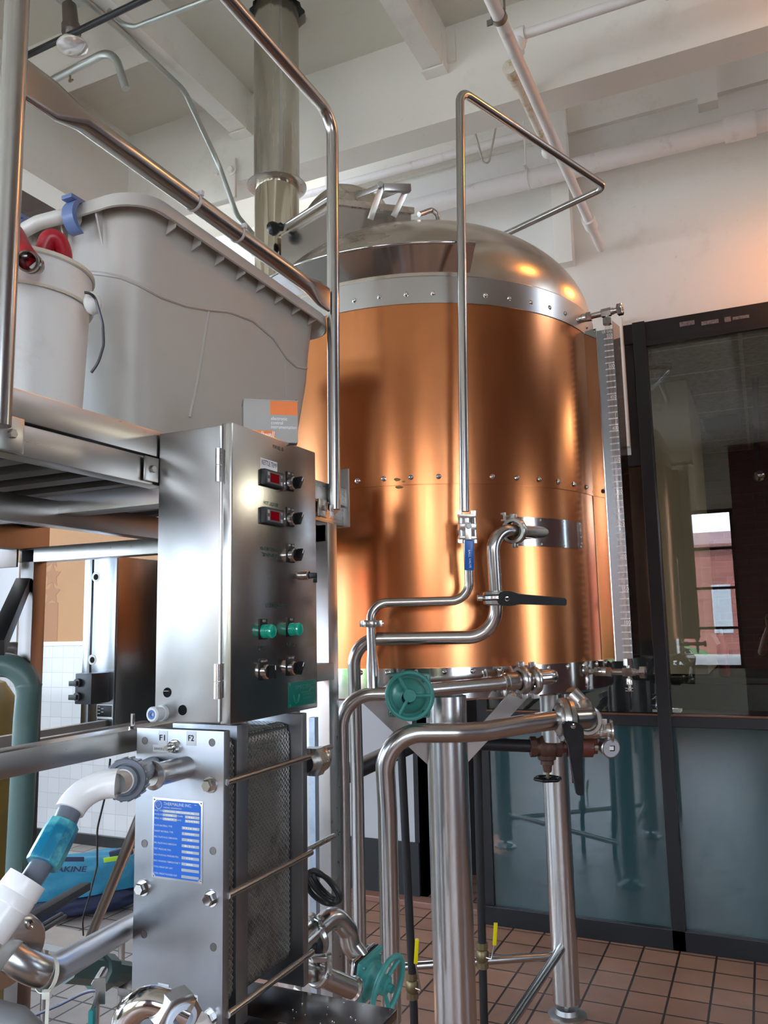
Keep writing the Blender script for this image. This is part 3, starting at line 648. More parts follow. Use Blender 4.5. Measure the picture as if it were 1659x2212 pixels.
# name plate on the jacket
q0, q1 = tankhit(1107, 1150), tankhit(1254, 1150); zt, zb = tankhit(1180, 1120).z, tankhit(1180, 1181).z
a0_, a1_ = math.atan2(q0.y-TY, q0.x-TX), math.atan2(q1.y-TY, q1.x-TX)
b = B(); n = 16
for rr in (TR+.0015, TR+.004):
    pass
rows = []
for i in range(n+1):
    a = a0_+(a1_-a0_)*i/n; rows.append([b.verts.new((TX+r*math.cos(a), TY+r*math.sin(a), z)) for r, z in ((TR, zb), (TR+.004, zb), (TR+.004, zt), (TR, zt))])
for p_, q_ in zip(rows, rows[1:]):
    for k in range(3): b.faces.new((p_[k], p_[k+1], q_[k+1], q_[k]))
b.faces.new(rows[0]); b.faces.new(rows[-1][::-1]); mp_ = obj('mirror_patch_plate', b, POL, kt)
for i in (0.03, .34, .67, .97):
    for z in (zt-.007, zb+.007):
        a = a0_+(a1_-a0_)*i; nn = Vector((math.cos(a), math.sin(a), 0)); b = B(); rings(b, Vector((TX, TY, z))+nn*(TR+.004), nn, [(0, .004), (.002, .003), (.003, 0)], 10); obj('screw', b, STEEL, mp_)
# legs
LR = P(1224, 2160, Z=.06); LR = Vector((LR.x, LR.y, 0))
LF = P(966, 1600, d=2.42); LF = Vector((LF.x, LF.y, 0))
LLg = Vector((TX-.62, TY-.02, 0)); LB = LR
for nm, q, r in (('F', LF, .0605), ('R', LR, .0545), ('L', LLg, .055)):
    b = B(); rings(b, (q.x, q.y, 0), EZ, [(.055, r*.6), (.055, r), (1.385, r)], 48); lg = obj('leg', b, LEGM, kt)
    b = B(); rings(b, (q.x, q.y, 0), EZ, [(0, .078), (.006, .078), (.010, .07), (.012, .05), (.03, .045), (.032, .012), (.056, .012)], 36, True); obj('foot', b, DULL, lg)
zb_ = PV(2063, LR).z; zc_ = PV(2040, LR).z
b = B(); cyl(b, Vector((LR.x, LR.y, zb_)), Vector((LLg.x, LLg.y, zb_)), .0165); obj('cross_brace', b, TUBE, kt)
b = B(); cyl(b, Vector((LR.x, LR.y, zc_)), Vector((LF.x, LF.y, zc_-.005)), .0175); obj('cross_brace', b, TUBE, kt)
b = B(); cyl(b, Vector((LF.x, LF.y, zc_-.04)), Vector((LLg.x, LLg.y, zb_-.04)), .0165); obj('cross_brace', b, TUBE, kt)
dF = depth(PV(1600, LF))
for pts in ([(929, 1606), (929, 1657), (776, 1512), (820, 1505)], [(1006, 1602), (1006, 1652), (1137, 1510), (1098, 1500)]):
    b = B(); prism(b, [P(x, y, d=dF+.0) for x, y in pts], FW*.006); obj('gusset', b, STEELB, kt)
for q in (P(1190, 1480, d=2.75), P(1225, 1480, d=2.72)):
    b = B(); cyl(b, (q.x, q.y, 1.2), (q.x, q.y, 1.40), .034 if q.x < P(1205, 1480, d=2.73).x else .016); obj('outlet', b, DULL, kt)

# ------------------------------------------------------------------ pipes
def wheel(bm, c, ax, r, tr, spokes, hub=.22, ph=0., hubh=.012, drop=.0, wav=0., upv=None):
    c = Vector(c); ax = Vector(ax).normalized(); u, v = frame_of(ax)
    n = 48; pts = [c+(u*math.cos(2*PI*i/n)+v*math.sin(2*PI*i/n))*r*(1+wav*math.cos(6*2*PI*i/n)) for i in range(n)]
    L = []
    for i, p in enumerate(pts):
        e = (p-c).normalized(); L.append([bm.verts.new(p+(e*math.cos(2*PI*k/12)+ax*math.sin(2*PI*k/12))*tr) for k in range(12)])
    for i in range(n):
        a, d = L[i], L[(i+1) % n]
        for k in range(12): j = (k+1) % 12; bm.faces.new((a[k], a[j], d[j], d[k]))
    for s in range(spokes):
        t = ph+2*PI*s/spokes; e = u*math.cos(t)+v*math.sin(t); tube(bm, [c-ax*drop+e*r*hub*.8, c-ax*drop*.5+e*r*.6, c+e*r], tr*.8, 10)
    rings(bm, c-ax*(drop+hubh*.6), ax, [(0, r*hub), (hubh, r*hub), (hubh, 0)], 28)
    return bm
p1 = thing('spray_line', 'thin stainless pipe with a blue ball valve, rising before the kettle and over its dome', 'pipe', P(1005, 1300, d=2.42))
Z1 = 3.312
pa, pb = P(993, 190, Y=2.316), P(1012, 1262, d=2.42)
pts = [Vector((-1.04, 3.33+.066, 3.02)), Vector((-1.04, 3.33+.066, Z1)), P(1309, 404, Z=Z1), Vector((pa.x, pa.y, Z1)), P(1003.5, 1105, d=2.42)]
b = B(); tube(b, fillet(pts, [.05, .045, .045], 8), .0142, 24); obj('pipe', b, TUBE, p1)
b = B(); tube(b, fillet([P(1010, 1160, d=2.42), P(1015, 1297, d=2.42), P(800, 1303, d=2.42), P(801, 1345, d=2.40)], [.055, .05], 10), .0135, 24); obj('pipe', b, TUBE, p1)
b = B(); q0, q1, q2, q3 = P(801, 1348, d=2.395), P(803, 1405, d=2.375), P(805, 1440, d=2.36), P(806, 1488, d=2.34); u_ = (q3-q0).normalized()
rings(b, q0, u_, [(0, .0135), ((q1-q0).length, .0135), ((q2-q0).length, .0185), ((q3-q0).length, .0185)], 24); obj('pipe', b, TUBE, p1)
b = B(); clamp(b, P(801, 1347, d=2.397), EZ, .0185, .02, True, side=RT); obj('clamp', b, STEEL, p1)
vc = P(1009, 1138, d=2.42); b = B()
for dz in (.033, .0, -.033): obox(b, vc+EZ*dz, RT, FW, (.052, .052, .012 if dz else .02), .003)
for sx in (-1, 1):
    for sy in (-1, 1):
        q = vc+RT*sx*.021-FW*sy*.021; cyl(b, q-EZ*.044, q+EZ*.044, .0035, seg=10); cyl(b, q-EZ*.048, q-EZ*.038, .006, seg=6); cyl(b, q+EZ*.038, q+EZ*.048, .006, seg=6)
cyl(b, vc-EZ*.03, vc+EZ*.03, .021); obj('ball_valve', b, STEEL, p1)
b = B(); q = vc-FW*.034+EZ*.004; cyl(b, q+FW*.01, q-FW*.012, .009, seg=16); hexnut(b, q-FW*.008, -FW, .009, .007)
hq = P(1011.5, 1158, d=2.375); obox(b, (q+hq)/2-FW*.002, EZ, RT, (abs((q-hq).z)+.02, .018, .003), .001); hd = obj('valve_lever', b, STEEL, p1)
b = B(); a_, c_ = P(1011.5, 1167, d=2.372), P(1016, 1232, d=2.372); d_ = a_-c_; obox(b, (a_+c_)/2, RT, d_, (.028, d_.length, .010), .0045); obj('blue_grip', b, BLUEH, hd)
upv = d_.normalized(); text('BALL VALVE', (a_+c_)/2-FW*.0052-upv*.010, -upv, RT, .0062, WPRINT, hd, w=.052)

p2 = thing('wort_pipe', 'stainless pipe from the mirror patch on the kettle, with a horizontal black handle', 'pipe', P(900, 1380, d=2.42))
T0 = tankhit(1165, 1150); c1 = P(1112, 1147, d=2.47)
b = B(); dd = (c1-T0).normalized(); tube(b, [T0-dd*.05, c1], .0195, 24); obj('pipe', b, TUBE, p2)
b = B(); tube(b, fillet([c1, P(1062, 1144, d=2.42), P(1071, 1283, d=2.42)], .062, 12), .0195, 24); obj('pipe', b, TUBE, p2)
b = B(); tube(b, fillet([P(1071, 1300, d=2.42), P(1072, 1376, d=2.42), P(763, 1381, d=2.42), P(772, 1700, d=2.42)], [.085, .075], 12)+[PV(2150, P(772, 1700, d=2.42))], .0195, 24); obj('pipe', b, TUBE, p2)
b = B(); clamp(b, c1+(c1-T0).normalized()*.004, c1-T0, .0285, .024, True, side=EZ); obj('clamp', b, STEEL, p2)
b = B(); q = P(1071, 1292, d=2.42); rings(b, q-EZ*.022, EZ, [(0, .02), (.004, .036), (.014, .038), (.017, .032), (.019, .042), (.027, .042), (.029, .032), (.032, .038), (.040, .036), (.044, .02)], 32); cyl(b, q-RT*.055, q-RT*.04, .010, seg=12); obj('butterfly_valve', b, STEEL, p2)
def lever(parent, a, w0, c, w1, nrm, th, side, screw):
    a, c, nrm, side = Vector(a), Vector(c), Vector(nrm).normalized(), Vector(side).normalized()
    bm = B(); poly = [a+side*w0*.55-(c-a)*.02, a+side*w0+(c-a)*.03, a+side*w0+(c-a)*.18, a+side*w0*.74+(c-a)*.28, c+side*w1, c-side*w1, a-side*w0*.70+(c-a)*.28, a-side*w0+(c-a)*.16, a-side*w0, a-side*w0*.5-(c-a)*.05]
    prism(bm, [p-nrm*th*-.5 for p in poly], -nrm*th); bmesh.ops.recalc_face_normals(bm, faces=bm.faces)
    bmesh.ops.bevel(bm, geom=bm.edges[:], offset=.0025, segments=2, affect='EDGES')
    o = obj('black_handle', bm, BLACK, parent, 30)
    bm = B(); s = a+(c-a)*screw+nrm*th*.5; rings(bm, s, nrm, [(-.002, .007), (.002, .007), (.0025, .0045), (0, .004), (0, 0)], 14); obj('screw', bm, POL, o); return o
lever(p2, P(1080, 1292, d=2.385), .021, P(1223, 1300, d=2.385), .0105, -FW, .018, UP, .10)

p3 = thing('outlet_pipe', 'stainless pipe with a green handwheel valve running left from the kettle skirt', 'pipe', P(900, 1500, d=2.33))
b = B(); sk = tankhit(1205, 1462); tube(b, fillet([sk+Vector((-.03, .05, 0)), P(1190, 1462, d=2.46), P(1150, 1466, d=2.43)], .03, 10), .0215, 24); obj('pipe', b, TUBE, p3)
b = B(); tube(b, [P(1146, 1467, d=2.425), P(1095, 1473, d=2.40)], .026, 28); rings(b, P(1100, 1472, d=2.40), P(1080, 1476, d=2.39)-P(1100, 1472, d=2.40), [(0, .027), (.006, .027), (.008, .024), (.018, .024), (.020, .021), (.03, .0195)], 28); obj('union_sleeve', b, TUBE, p3)
b = B(); tube(b, [P(1082, 1476, d=2.39), P(930, 1490, d=2.35)], .0195, 24); obj('pipe', b, TUBE, p3)
b = B(); tube(b, fillet([P(842, 1499, d=2.33), P(737, 1501, d=2.33), P(741, 1700, d=2.33)], .09, 14)+[PV(2120, P(741, 1700, d=2.33))], .0195, 24); obj('pipe', b, TUBE, p3)
for x, dd in ((1128, 2.415), (1153, 2.43)):
    b = B(); clamp(b, P(x, 1469, d=dd), P(1160, 1464, d=2.43)-P(1100, 1472, d=2.40), .030, .022, x < 1140, side=-EZ); obj('clamp', b, STEEL, p3)
gv = P(886, 1499, d=2.33)
b = B(); cyl(b, gv-RT*.062, gv+RT*.062, .024); ball(b, gv, .034, 20, (1.2, .9, 1)); obj('valve_body', b, GREEN, p3)
ax = (-FW+RT*-.12+UP*.10).normalized(); u_ = (RT-ax*RT.dot(ax)).normalized(); v_ = ax.cross(u_)
b = B()
for k, th in ((.020, .012), (.034, .010)): obox(b, gv+ax*k, u_, v_, (.118, .122, th), .006)
rings(b, gv+ax*.038, ax, [(0, .050), (.010, .046), (.022, .036), (.030, .022), (.05, .016), (.055, .016)], 36); obj('valve_bonnet', b, GREEN, p3)
for sx in (-1, 1):
    for sy in (-1, 1):
        b = B(); hexnut(b, gv+ax*.039+u_*sx*.045+v_*sy*.047, ax, .010, .008); obj('bolt', b, POL, p3)
hw = P(885, 1503, d=2.232)
b = B(); wheel(b, hw, ax, .0625, .0062, 3, .28, math.radians(0), .016, .006)
hwo = obj('handwheel', b, GREEN, p3)
p4 = thing('drain_pipe', 'wide stainless pipe below the kettle with an upright black handle at its right end', 'pipe', P(1000, 1580, d=2.28))
b = B(); tube(b, fillet([P(1232, 1500, d=2.62), P(1262, 1530, d=2.60), P(1268, 1551, d=2.40), P(1232, 1553, d=2.345)], [.03, .06], 12), .031, 28); obj('elbow', b, TUBE, p4)
b = B(); tube(b, fillet([P(1212, 1554, d=2.335), P(1130, 1565, d=2.30), P(1045, 1580, d=2.27), P(990, 1583, d=2.25), P(828, 1584, d=2.22), P(837, 1750, d=2.22)], [.2, .2, .2, .10], 12)+[PV(2205, P(837, 1750, d=2.22))], .0268, 28); obj('pipe', b, TUBE, p4)
cc = P(1222, 1554, d=2.34); ax4 = (P(1232, 1553, d=2.345)-P(1190, 1557, d=2.325)).normalized(); ax4 = (ax4-FW*.25).normalized()
b = B(); rings(b, cc-ax4*.024, ax4, [(-.01, .030), (0, .046), (.006, .048), (.008, .060), (.020, .062), (.022, .056), (.026, .056), (.028, .062), (.040, .060), (.042, .046), (.050, .034)], 40); obj('butterfly_valve', b, STEEL, p4)
for k in range(4):
    u_, v_ = frame_of(ax4); e = u_*math.cos(k*PI/2+.6)+v_*math.sin(k*PI/2+.6); b = B(); rings(b, cc-ax4*.017+e*.053, -ax4, [(0, .0055), (.004, .005), (.004, 0)], 12); obj('bolt', b, POL, p4)
lever(p4, P(1236, 1563, d=2.285), .028, P(1252, 1716, d=2.285), .0095, -FW, .022, RT, .02)
b = B(); obox(b, P(1233, 1640, d=2.32), EZ, RT, (.13, .008, .012), .001); obj('latch_plate', b, STEEL, p4)
b = B(); q0, q1 = P(1268, 1556, d=2.6), P(1272, 1530, d=2.38); clamp(b, q0, (RT*.2+FW), .034, .02, True, side=RT); obj('clamp', b, STEEL, p4)
b = B(); q0, q1 = P(1235, 1579, d=2.72), P(1322, 1579, d=2.70); tube(b, [q0, q1], .0265, 28); rings(b, q1-(q1-q0).normalized()*.006, q1-q0, [(0, .0265), (.002, .037), (.008, .037), (.008, .024), (-.02, .024)], 32); obj('open_ferrule', b, TUBE, p4)

# steam fittings
st = thing('steam_valve', 'rusty brass steam valve with a small black wheel below the kettle', 'valve', P(1183, 1640, d=2.74))
D5 = 2.74
b = B(); cyl(b, P(1175, 1612, d=D5)-RT*.30+FW*.04, P(1160, 1612, d=D5), .021); obj('iron_pipe', b, IRON, st)
b = B(); cyl(b, P(1150, 1614, d=D5), P(1207, 1614, d=D5), .030); ball(b, P(1181, 1614, d=D5), .040, 20); rings(b, P(1181, 1628, d=D5), -EZ, [(0, .032), (.018, .030), (.022, .022), (.035, .022), (.037, .016), (.06, .013)], 24)
rings(b, P(1150, 1613, d=D5), RT, [(-.008, .034), (.012, .034)], 8, True); rings(b, P(1207, 1613, d=D5), RT, [(-.012, .034), (.008, .034)], 8, True); obj('valve_body', b, RUSTY, st)
b = B(); q = P(1182, 1650, d=D5); rings(b, q, -EZ, [(0, .013), (.002, .015), (.02, .015), (.022, .007), (.055, .005)], 8); obj('packing_nut', b, BRASS, st)
b = B(); wheel(b, P(1183, 1682, d=D5), EZ, .040, .006, 5, .25, .3, .014, .0, .07); obj('handwheel', b, BLACK, st)
b = B(); rings(b, P(1214, 1612, d=D5), RT, [(0, .022), (.012, .022), (.014, .034), (.05, .036), (.052, .030), (.062, .030), (.064, .036), (.10, .036), (.102, .028)], 20, True); rings(b, P(1274, 1610, d=D5), RT, [(0, .030), (.022, .030)], 6, True)
obj('pipe_fitting', b, mat('red_rust', (.14, .035, .02), .55, .2, fn=dirty((.04, .02, .015), .45, .75, 18, .7, .3)), st)
b = B(); rings(b, P(1276, 1615, d=D5-.03), RT, [(0, .006), (.012, .006), (.012, .011), (.024, .011), (.024, .005), (.05, .005)], 8, True); gs = obj('gauge_stem', b, STEEL, st)
gc = P(1315, 1613, d=D5-.04); gax = (-FW+RT*.18).normalized(); b = B(); rings(b, gc-gax*.018, gax, [(0, .026), (.002, .031), (.030, .032), (.034, .033), (.037, .031), (.037, .028)], 36, True); gg = obj('pressure_gauge', b, STEEL, st)
b = B(); rings(b, gc+gax*.0195, gax, [(0, .0285), (0, 0)], 32); obj('gauge_glass', b, mat('gauge_face', (.55, .60, .66), .08, .3), gg)
b = B(); obox(b, gc+gax*.020+UP*.0, RT, UP, (.022, .018, .001)); obj('dial', b, BLACK, gg); b = B(); obox(b, gc+gax*.021+UP*.001, RT, UP, (.014, .012, .001)); obj('dial_scale', b, WPRINT, gg)
for (nm, lab, x0, y0, x1, y1, yv, hx, hy0, hy1) in (('L', 'black iron pipe with a yellow handled valve left of the front kettle leg', 864, 1560, 894, 2212, 2128, 900, 2028, 2082), ('R', 'black iron pipe with a yellow handled valve right of the front kettle leg', 1030, 1560, 1045, 2212, 2062, 1070, 1993, 2042)):
    D6 = 2.95; r_ = .015
    t = thing('condensate_pipe', lab, 'pipe', (*P(x1, y1, d=D6).xy, 0), 'black iron pipes under the kettle')
    ua, ub = P(x0, y0, d=D6), P(x1, y1-30, d=D6); b = B(); tube(b, [ua, ub, (ub.x, ub.y, 0.0)], r_, 16); obj('pipe', b, IRON, t)
    k = (yv-y0)/(y1-y0); q = P(x0+(x1-x0)*k, yv, d=D6); b = B()
    rings(b, q-EZ*.045, EZ, [(0, .017), (.0, .022), (.02, .022), (.022, .019), (.03, .024), (.055, .024), (.062, .019), (.066, .022), (.088, .022), (.09, .016)], 10, True); obj('valve_body', b, BRASS, t)
    b = B(); a_, c_ = P(hx-2, hy1, d=D6-.03), P(hx+1, hy0, d=D6-.03); tube(b, [q-FW*.02+RT*.012, q-FW*.03+RT*.03, a_, c_], .003, 8); lv = obj('lever', b, STEEL, t)
    b = B(); d_ = c_-a_; obox(b, (a_+c_)/2, d_, RT, (d_.length, .014, .006), .0025); obj('yellow_grip', b, YEL, lv)

# ------------------------------------------------------------------ flue
fl = thing('flue_pipe', 'stainless flue pipe rising from the kettle dome through the ceiling hole', 'flue', (FLX, FLY, 3.0))
fr_ = .094; zcol = PV(402, (FLX, FLY)).z
b = B(); rings(b, (FLX, FLY, 0), EZ, [(zcol-.003, fr_), (4.45, fr_)], 56); o_ = obj('pipe', b, mat('flue_steel', (.52, .49, .43), .24, 1, fn=brushed(.14, (.25, .12), (30, 30, 1), bumpf=.04)), fl)
b = B(); obox(b, (FLX+.066, FLY-.0705, (zcol+4.45)/2), (.70, .70, 0), (.70, -.70, 0), (.012, .0022, 4.45-zcol)); obj('seam', b, STEEL, fl)
b = B(); rings(b, (FLX, FLY, 0), EZ, [(2.80, fr_-.003), (zcol, fr_-.003)], 56); obj('base_stub', b, mat('flue_polished', (.62, .57, .46), .09, 1, fn=brushed(.06, (.09, .05), (30, 30, 1), bumpf=.12)), fl)
b = B(); rings(b, (FLX, FLY, zcol-.006), EZ, [(-.003, fr_-.003), (-.004, fr_+.020), (-.001, fr_+.028), (.003, fr_+.028), (.006, fr_+.020), (.007, fr_-.001)], 56); fc = obj('collar', b, STEEL, fl)
for k in range(12):
    t = k*PI/6+.2; b = B(); rings(b, (FLX+math.cos(t)*(fr_+.012), FLY+math.sin(t)*(fr_+.012), zcol-.008), -EZ, [(0, .004), (.003, .003), (.003, 0)], 8); obj('screw', b, DULL, fc)

# ------------------------------------------------------------------ sight gauge
sg = thing('sight_gauge', 'tall sight glass with numbered scale on the right side of the kettle', 'level gauge', P(1300, 1420, d=2.9))
ys = 715
G0, G1, G2, G3 = P(1262, 728, d=2.955), P(1288, 715, d=2.925), P(1323, 706, d=2.905), P(1338, 716, d=2.965)
zt_, zb_ = P(1300, 712, d=2.91).z, PV(1428, G2).z
def strip(bm, a, c, z0, z1, th=.0015):
    a = Vector((a.x, a.y, 0)); c = Vector((c.x, c.y, 0)); n_ = (c-a).normalized().cross(EZ)*th
    prism(bm, [(a.x, a.y, z0), (c.x, c.y, z0), (c.x, c.y, z1), (a.x, a.y, z1)], n_)
b = B(); strip(b, G0, G1, zb_, zt_+.01); obj('mirror_flange', b, mat('flange_mirror', (.45, .45, .45), .08, 1), sg)
b = B(); strip(b, G1, G2, zb_, zt_); sp_ = obj('scale_plate', b, SCALEM, sg)
b = B(); tube(b, [(G1.x, G1.y-.002, zb_), (G1.x, G1.y-.002, zt_)], .0022, 8); obj('edge_trim', b, POL, sg)
b = B(); strip(b, G2, G3, zb_+.01, zt_+.03); obj('tinted_guard', b, glass_mat('tinted_acrylic', (.45, .40, .38), 1.5), sg)
du = Vector((G2.x-G1.x, G2.y-G1.y, 0)); wl = du.length; du.normalize(); nrm = du.cross(EZ)
# ticks from rows of the photo: 550 at y 733 ... spacing shrinks slightly with height
y550, y500 = 733, 800
z550, z500 = PV(730, G2).z, PV(796, G2).z; step = (z550-z500)/5
b = B(); k = 0; z = z550
while z > zb_+.02:
    lf = .40
    prism(b, [Vector((G1.x, G1.y, z-.0012))+du*wl*lf+nrm*.002, Vector((G1.x, G1.y, z-.0022))+du*wl*(lf+.08)+nrm*.002, Vector((G2.x, G2.y, z-.0022))-du*.001+nrm*.002, Vector((G2.x, G2.y, z+.0022))-du*.001+nrm*.002, Vector((G1.x, G1.y, z+.0022))+du*wl*(lf+.08)+nrm*.002], nrm*.0004)
    z -= step; k += 1
obj('graduation', b, WPRINT, sp_, kind='stuff')
for i in range(11):
    z = z550-step*5*i+step*.42
    if z < zb_+.03: break
    text(str(550-50*i), Vector((G1.x, G1.y, z))+du*wl*.80+nrm*.002, du, EZ, step*.62, WPRINT, sp_, w=wl*.36, bold=.02)
text('US GAL', Vector((G1.x, G1.y, z550+step*1.15))+du*wl*.66+nrm*.002, du, EZ, step*.45, WPRINT, sp_, w=wl*.62, bold=.02)
gt, gb_ = P(1313, 700, d=2.885), P(1352, 1432, d=2.86); gx = Vector((G1.x, G1.y, 0))+du*wl*.74+nrm*.022
b = B(); rings(b, (gx.x, gx.y, 0), EZ, [(zb_-.01, .0098), (zt_+.012, .0098)], 24); obj('glass_tube', b, glass_mat('tube_glass', (.93, .90, .88), 1.5), sg)
def gauge_valve(cy0, cy1, x0, x1, down, zc):
    t0 = Vector((gx.x, gx.y, zc)); rad = Vector((gx.x-TX, gx.y-TY, 0)).normalized(); a = t0-rad*(abs((Vector((gx.x-TX, gx.y-TY, 0))).length-TR)+.01)
    ln = (t0-a).length; bm = B()
    rings(bm, a, rad, [(0, .017), (ln*.30, .015), (ln*.36, .012)], 20, True); rings(bm, a+rad*ln*.30, rad, [(0, .017), (.018, .017)], 6, True)
    rings(bm, a+rad*ln*.30, rad, [(.018, .011), (max(.030, ln*.70-.014), .011)], 16); rings(bm, t0-rad*.018, rad, [(0, .016), (.034, .016)], 6, True); rings(bm, t0+rad*.016, rad, [(0, .0125), (.010, .0125), (.010, .010), (.024, .010)], 18)
    s = -1 if not down else 1
    rings(bm, t0+EZ*s*.012, EZ*s, [(0, .009), (.012, .009)], 12); rings(bm, t0+EZ*s*.022, EZ*s, [(0, .0165), (.022, .0165), (.024, .013)], 6, True)
    o = obj('gauge_valve', bm, POL, sg)
    bm = B(); rings(bm, t0+rad*.038, rad, [(0, .014), (.002, .022), (.018, .022), (.020, .018), (.020, .008), (.014, .007), (.014, 0)], 6); obj('valve_knob', bm, POL, o)
    if down:
        bm = B(); rings(bm, t0-EZ*.012, -EZ, [(0, .008), (.010, .012), (.030, .012), (.032, .006), (.038, .006), (.039, .015), (.042, .015), (.043, .007), (.047, .007), (.048, .015), (.051, .014)], 18, True); obj('bleed_nipple', bm, POL, o)
        bm = B(); q = a+rad*ln*.1-RT*.05; obox(bm, q-FW*.03, RT, EZ, (.012, .01, .03), .003); obj('set_screw', bm, POL, o)
gauge_valve(0, 0, 0, 0, False, zt_+.055)
gauge_valve(0, 0, 0, 0, True, zb_-.035)
b = B(); q = P(1291, 1075, d=2.9); obox(b, q, EZ, RT, (.05, .010, .006), .001); obj('black_clip', b, BLACK, sg)
# ================================================================== PLATFORM
X0 = -1.091
zt2 = P(341, 933, X=X0).z; zm = P(200, 943, X=X0).z; zb2 = P(338, 1045, X=X0).z
df = thing('work_platform', 'stainless steel work platform carrying the grey tote left of the kettle', 'platform', (-1.7, 1.2, 0))
b = B(); box(b, (X0-.03, .15, 1.947), (X0, 2.10, 2.0), .002); obj('fascia', b, STEELH, df)
b = B(); box(b, (X0-.045, .15, 1.889), (X0-.006, 2.10, 1.944), .002); obj('fascia', b, STEELH, df)
b = B(); box(b, (-2.32, .15, 1.990), (X0-.03, 2.10, 1.998)); obj('deck_plate', b, DULL, df)
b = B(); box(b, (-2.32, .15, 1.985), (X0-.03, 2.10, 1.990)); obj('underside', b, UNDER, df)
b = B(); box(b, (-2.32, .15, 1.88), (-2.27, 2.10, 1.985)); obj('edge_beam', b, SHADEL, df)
zc0, zc1 = P(338, 1045, Y=1.31).z, P(338, 1090, Y=1.31).z
b = B(); box(b, (-2.3, 1.305, zc1), (X0-.01, 1.36, zc0), .002); obj('cross_beam', b, STEELB, df)
ib = P(338, 1163, Z=1.83)
b = B(); box(b, (ib.x-.045, .15, 1.83), (ib.x, 2.05, 1.885), .002); obj('inner_beam', b, STEELH, df)
b = B(); box(b, (-2.3, 2.0, 1.835), (X0-.01, 2.05, 1.885), .002); obj('cross_beam', b, STEELB, df)
b = B()
for k in range(16):
    y = .25+k*.115; box(b, (-2.27, y, 1.955), (X0-.05, y+.05, 1.985))
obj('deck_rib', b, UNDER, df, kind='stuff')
pc, pl_ = P(70, 1300, Y=2.0), P(42, 1300, Y=2.0)
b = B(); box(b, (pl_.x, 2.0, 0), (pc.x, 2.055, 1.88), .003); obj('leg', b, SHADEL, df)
b = B(); box(b, (-1.19, 2.0, 0), (-1.096, 2.055, 1.89), .003); obj('leg', b, STEELB, df)
b = B(); p, q = P(50, 1262, Y=1.99), P(-10, 1400, Y=1.6); obox(b, (p+q)/2, q-p, EZ, ((q-p).length, .045, .045), .002); obj('diagonal_brace', b, IRON, df)
def bplate(px, py, w, h, X, par, bolts=1):
    q = P(px, py, X=X); b = B(); box(b, (X, q.y-w/2, q.z-h/2), (X+.006, q.y+w/2, q.z+h/2), .0025); o = obj('bracket_plate', b, STEEL, par)
    b = B(); hexnut(b, (X+.005, q.y, q.z), EX, .008, .007); obj('bolt', b, STEEL, o)
bplate(324, 1014, .040, .050, X0-.002, df); bplate(694, 1098, .045, .050, X0-.002, df); bplate(20, 938, .05, .06, X0-.002, df)
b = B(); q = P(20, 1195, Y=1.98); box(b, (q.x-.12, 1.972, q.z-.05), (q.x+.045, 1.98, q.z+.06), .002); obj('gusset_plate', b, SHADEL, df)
b = B(); p = P(736, 1010, Y=2.10); box(b, (X0-.05, 2.10, 1.885), (X0+.012, 2.108, 2.06), .003); obj('toe_plate', b, DULL, df)
# guard rail
gr = thing('guard_rail', 'stainless tube guard rail along the front of the work platform', 'railing', (X0, 1.4, 1.93))
yr = 2.005; zr = P(706, 252, X=X0).z; xr = X0+.014
b = B(); tube(b, fillet([(xr, yr, 1.925), (xr, yr+.02, zr), (xr, .2, zr-.02)], .07, 10), .0182, 28); obj('top_rail', b, TUBE, gr)
b = B(); q = PV(1118, (xr, yr)); prism(b, [(xr-.004, yr-.019, 1.935), (xr-.004, yr+.018, 1.960), (xr-.004, yr+.018, 1.925), (xr-.004, yr-.017, 1.905)], (.012, 0, 0)); obj('foot_plate', b, STEEL, gr)
yp = .885
b = B(); tube(b, [(xr, yp, 1.925), (xr, yp+.0, zr)], .0200, 28); obj('post', b, TUBE, gr)
zmr = 2.538
m0, m1 = P(112, 225, X=xr), P(690, 640, X=xr)
b = B(); n = 24; ys_ = [yp+.02, yp+.09, yp+.15]+[yp+.15+(1.86-yp-.15)*k/6 for k in range(1, 7)]+[1.93, 1.985]
L = []; seg = 24
for y in ys_:
    f = 0. if y < yp+.1 or y > 1.92 else 1.
    rx, rz = (.006, .036) if f == 0 else (.0205, .0205)
    sh = 6 if f == 0 else 1
    ring = []
    for k in range(seg):
        t = 2*PI*k/seg; c_, s_ = math.cos(t), math.sin(t)
        if f == 0: c_ = math.copysign(abs(c_)**.3, c_); s_ = math.copysign(abs(s_)**.3, s_)
        ring.append(b.verts.new((xr+rx*c_, y, zmr+rz*s_)))
    L.append(ring)
for p_, q_ in zip(L, L[1:]):
    for k in range(seg): j = (k+1) % seg; b.faces.new((p_[k], p_[j], q_[j], q_[k]))
obj('mid_rail', b, TUBE, gr, 50)
for px, py in ((415, 428), (510, 492)):
    q = P(px, py, X=xr); b = B(); rings(b, (xr, q.y, zmr), EY, [(0, .0212), (.002, .0225), (.007, .0225), (.009, .0212)], 20); obox(b, (xr+.02, q.y+.005, zmr+.015), EY, EZ, (.01, .012, .012), .002); t_ = obj('zip_tie', b, mat('clear_zip_tie', (.6, .58, .58), .3), gr)

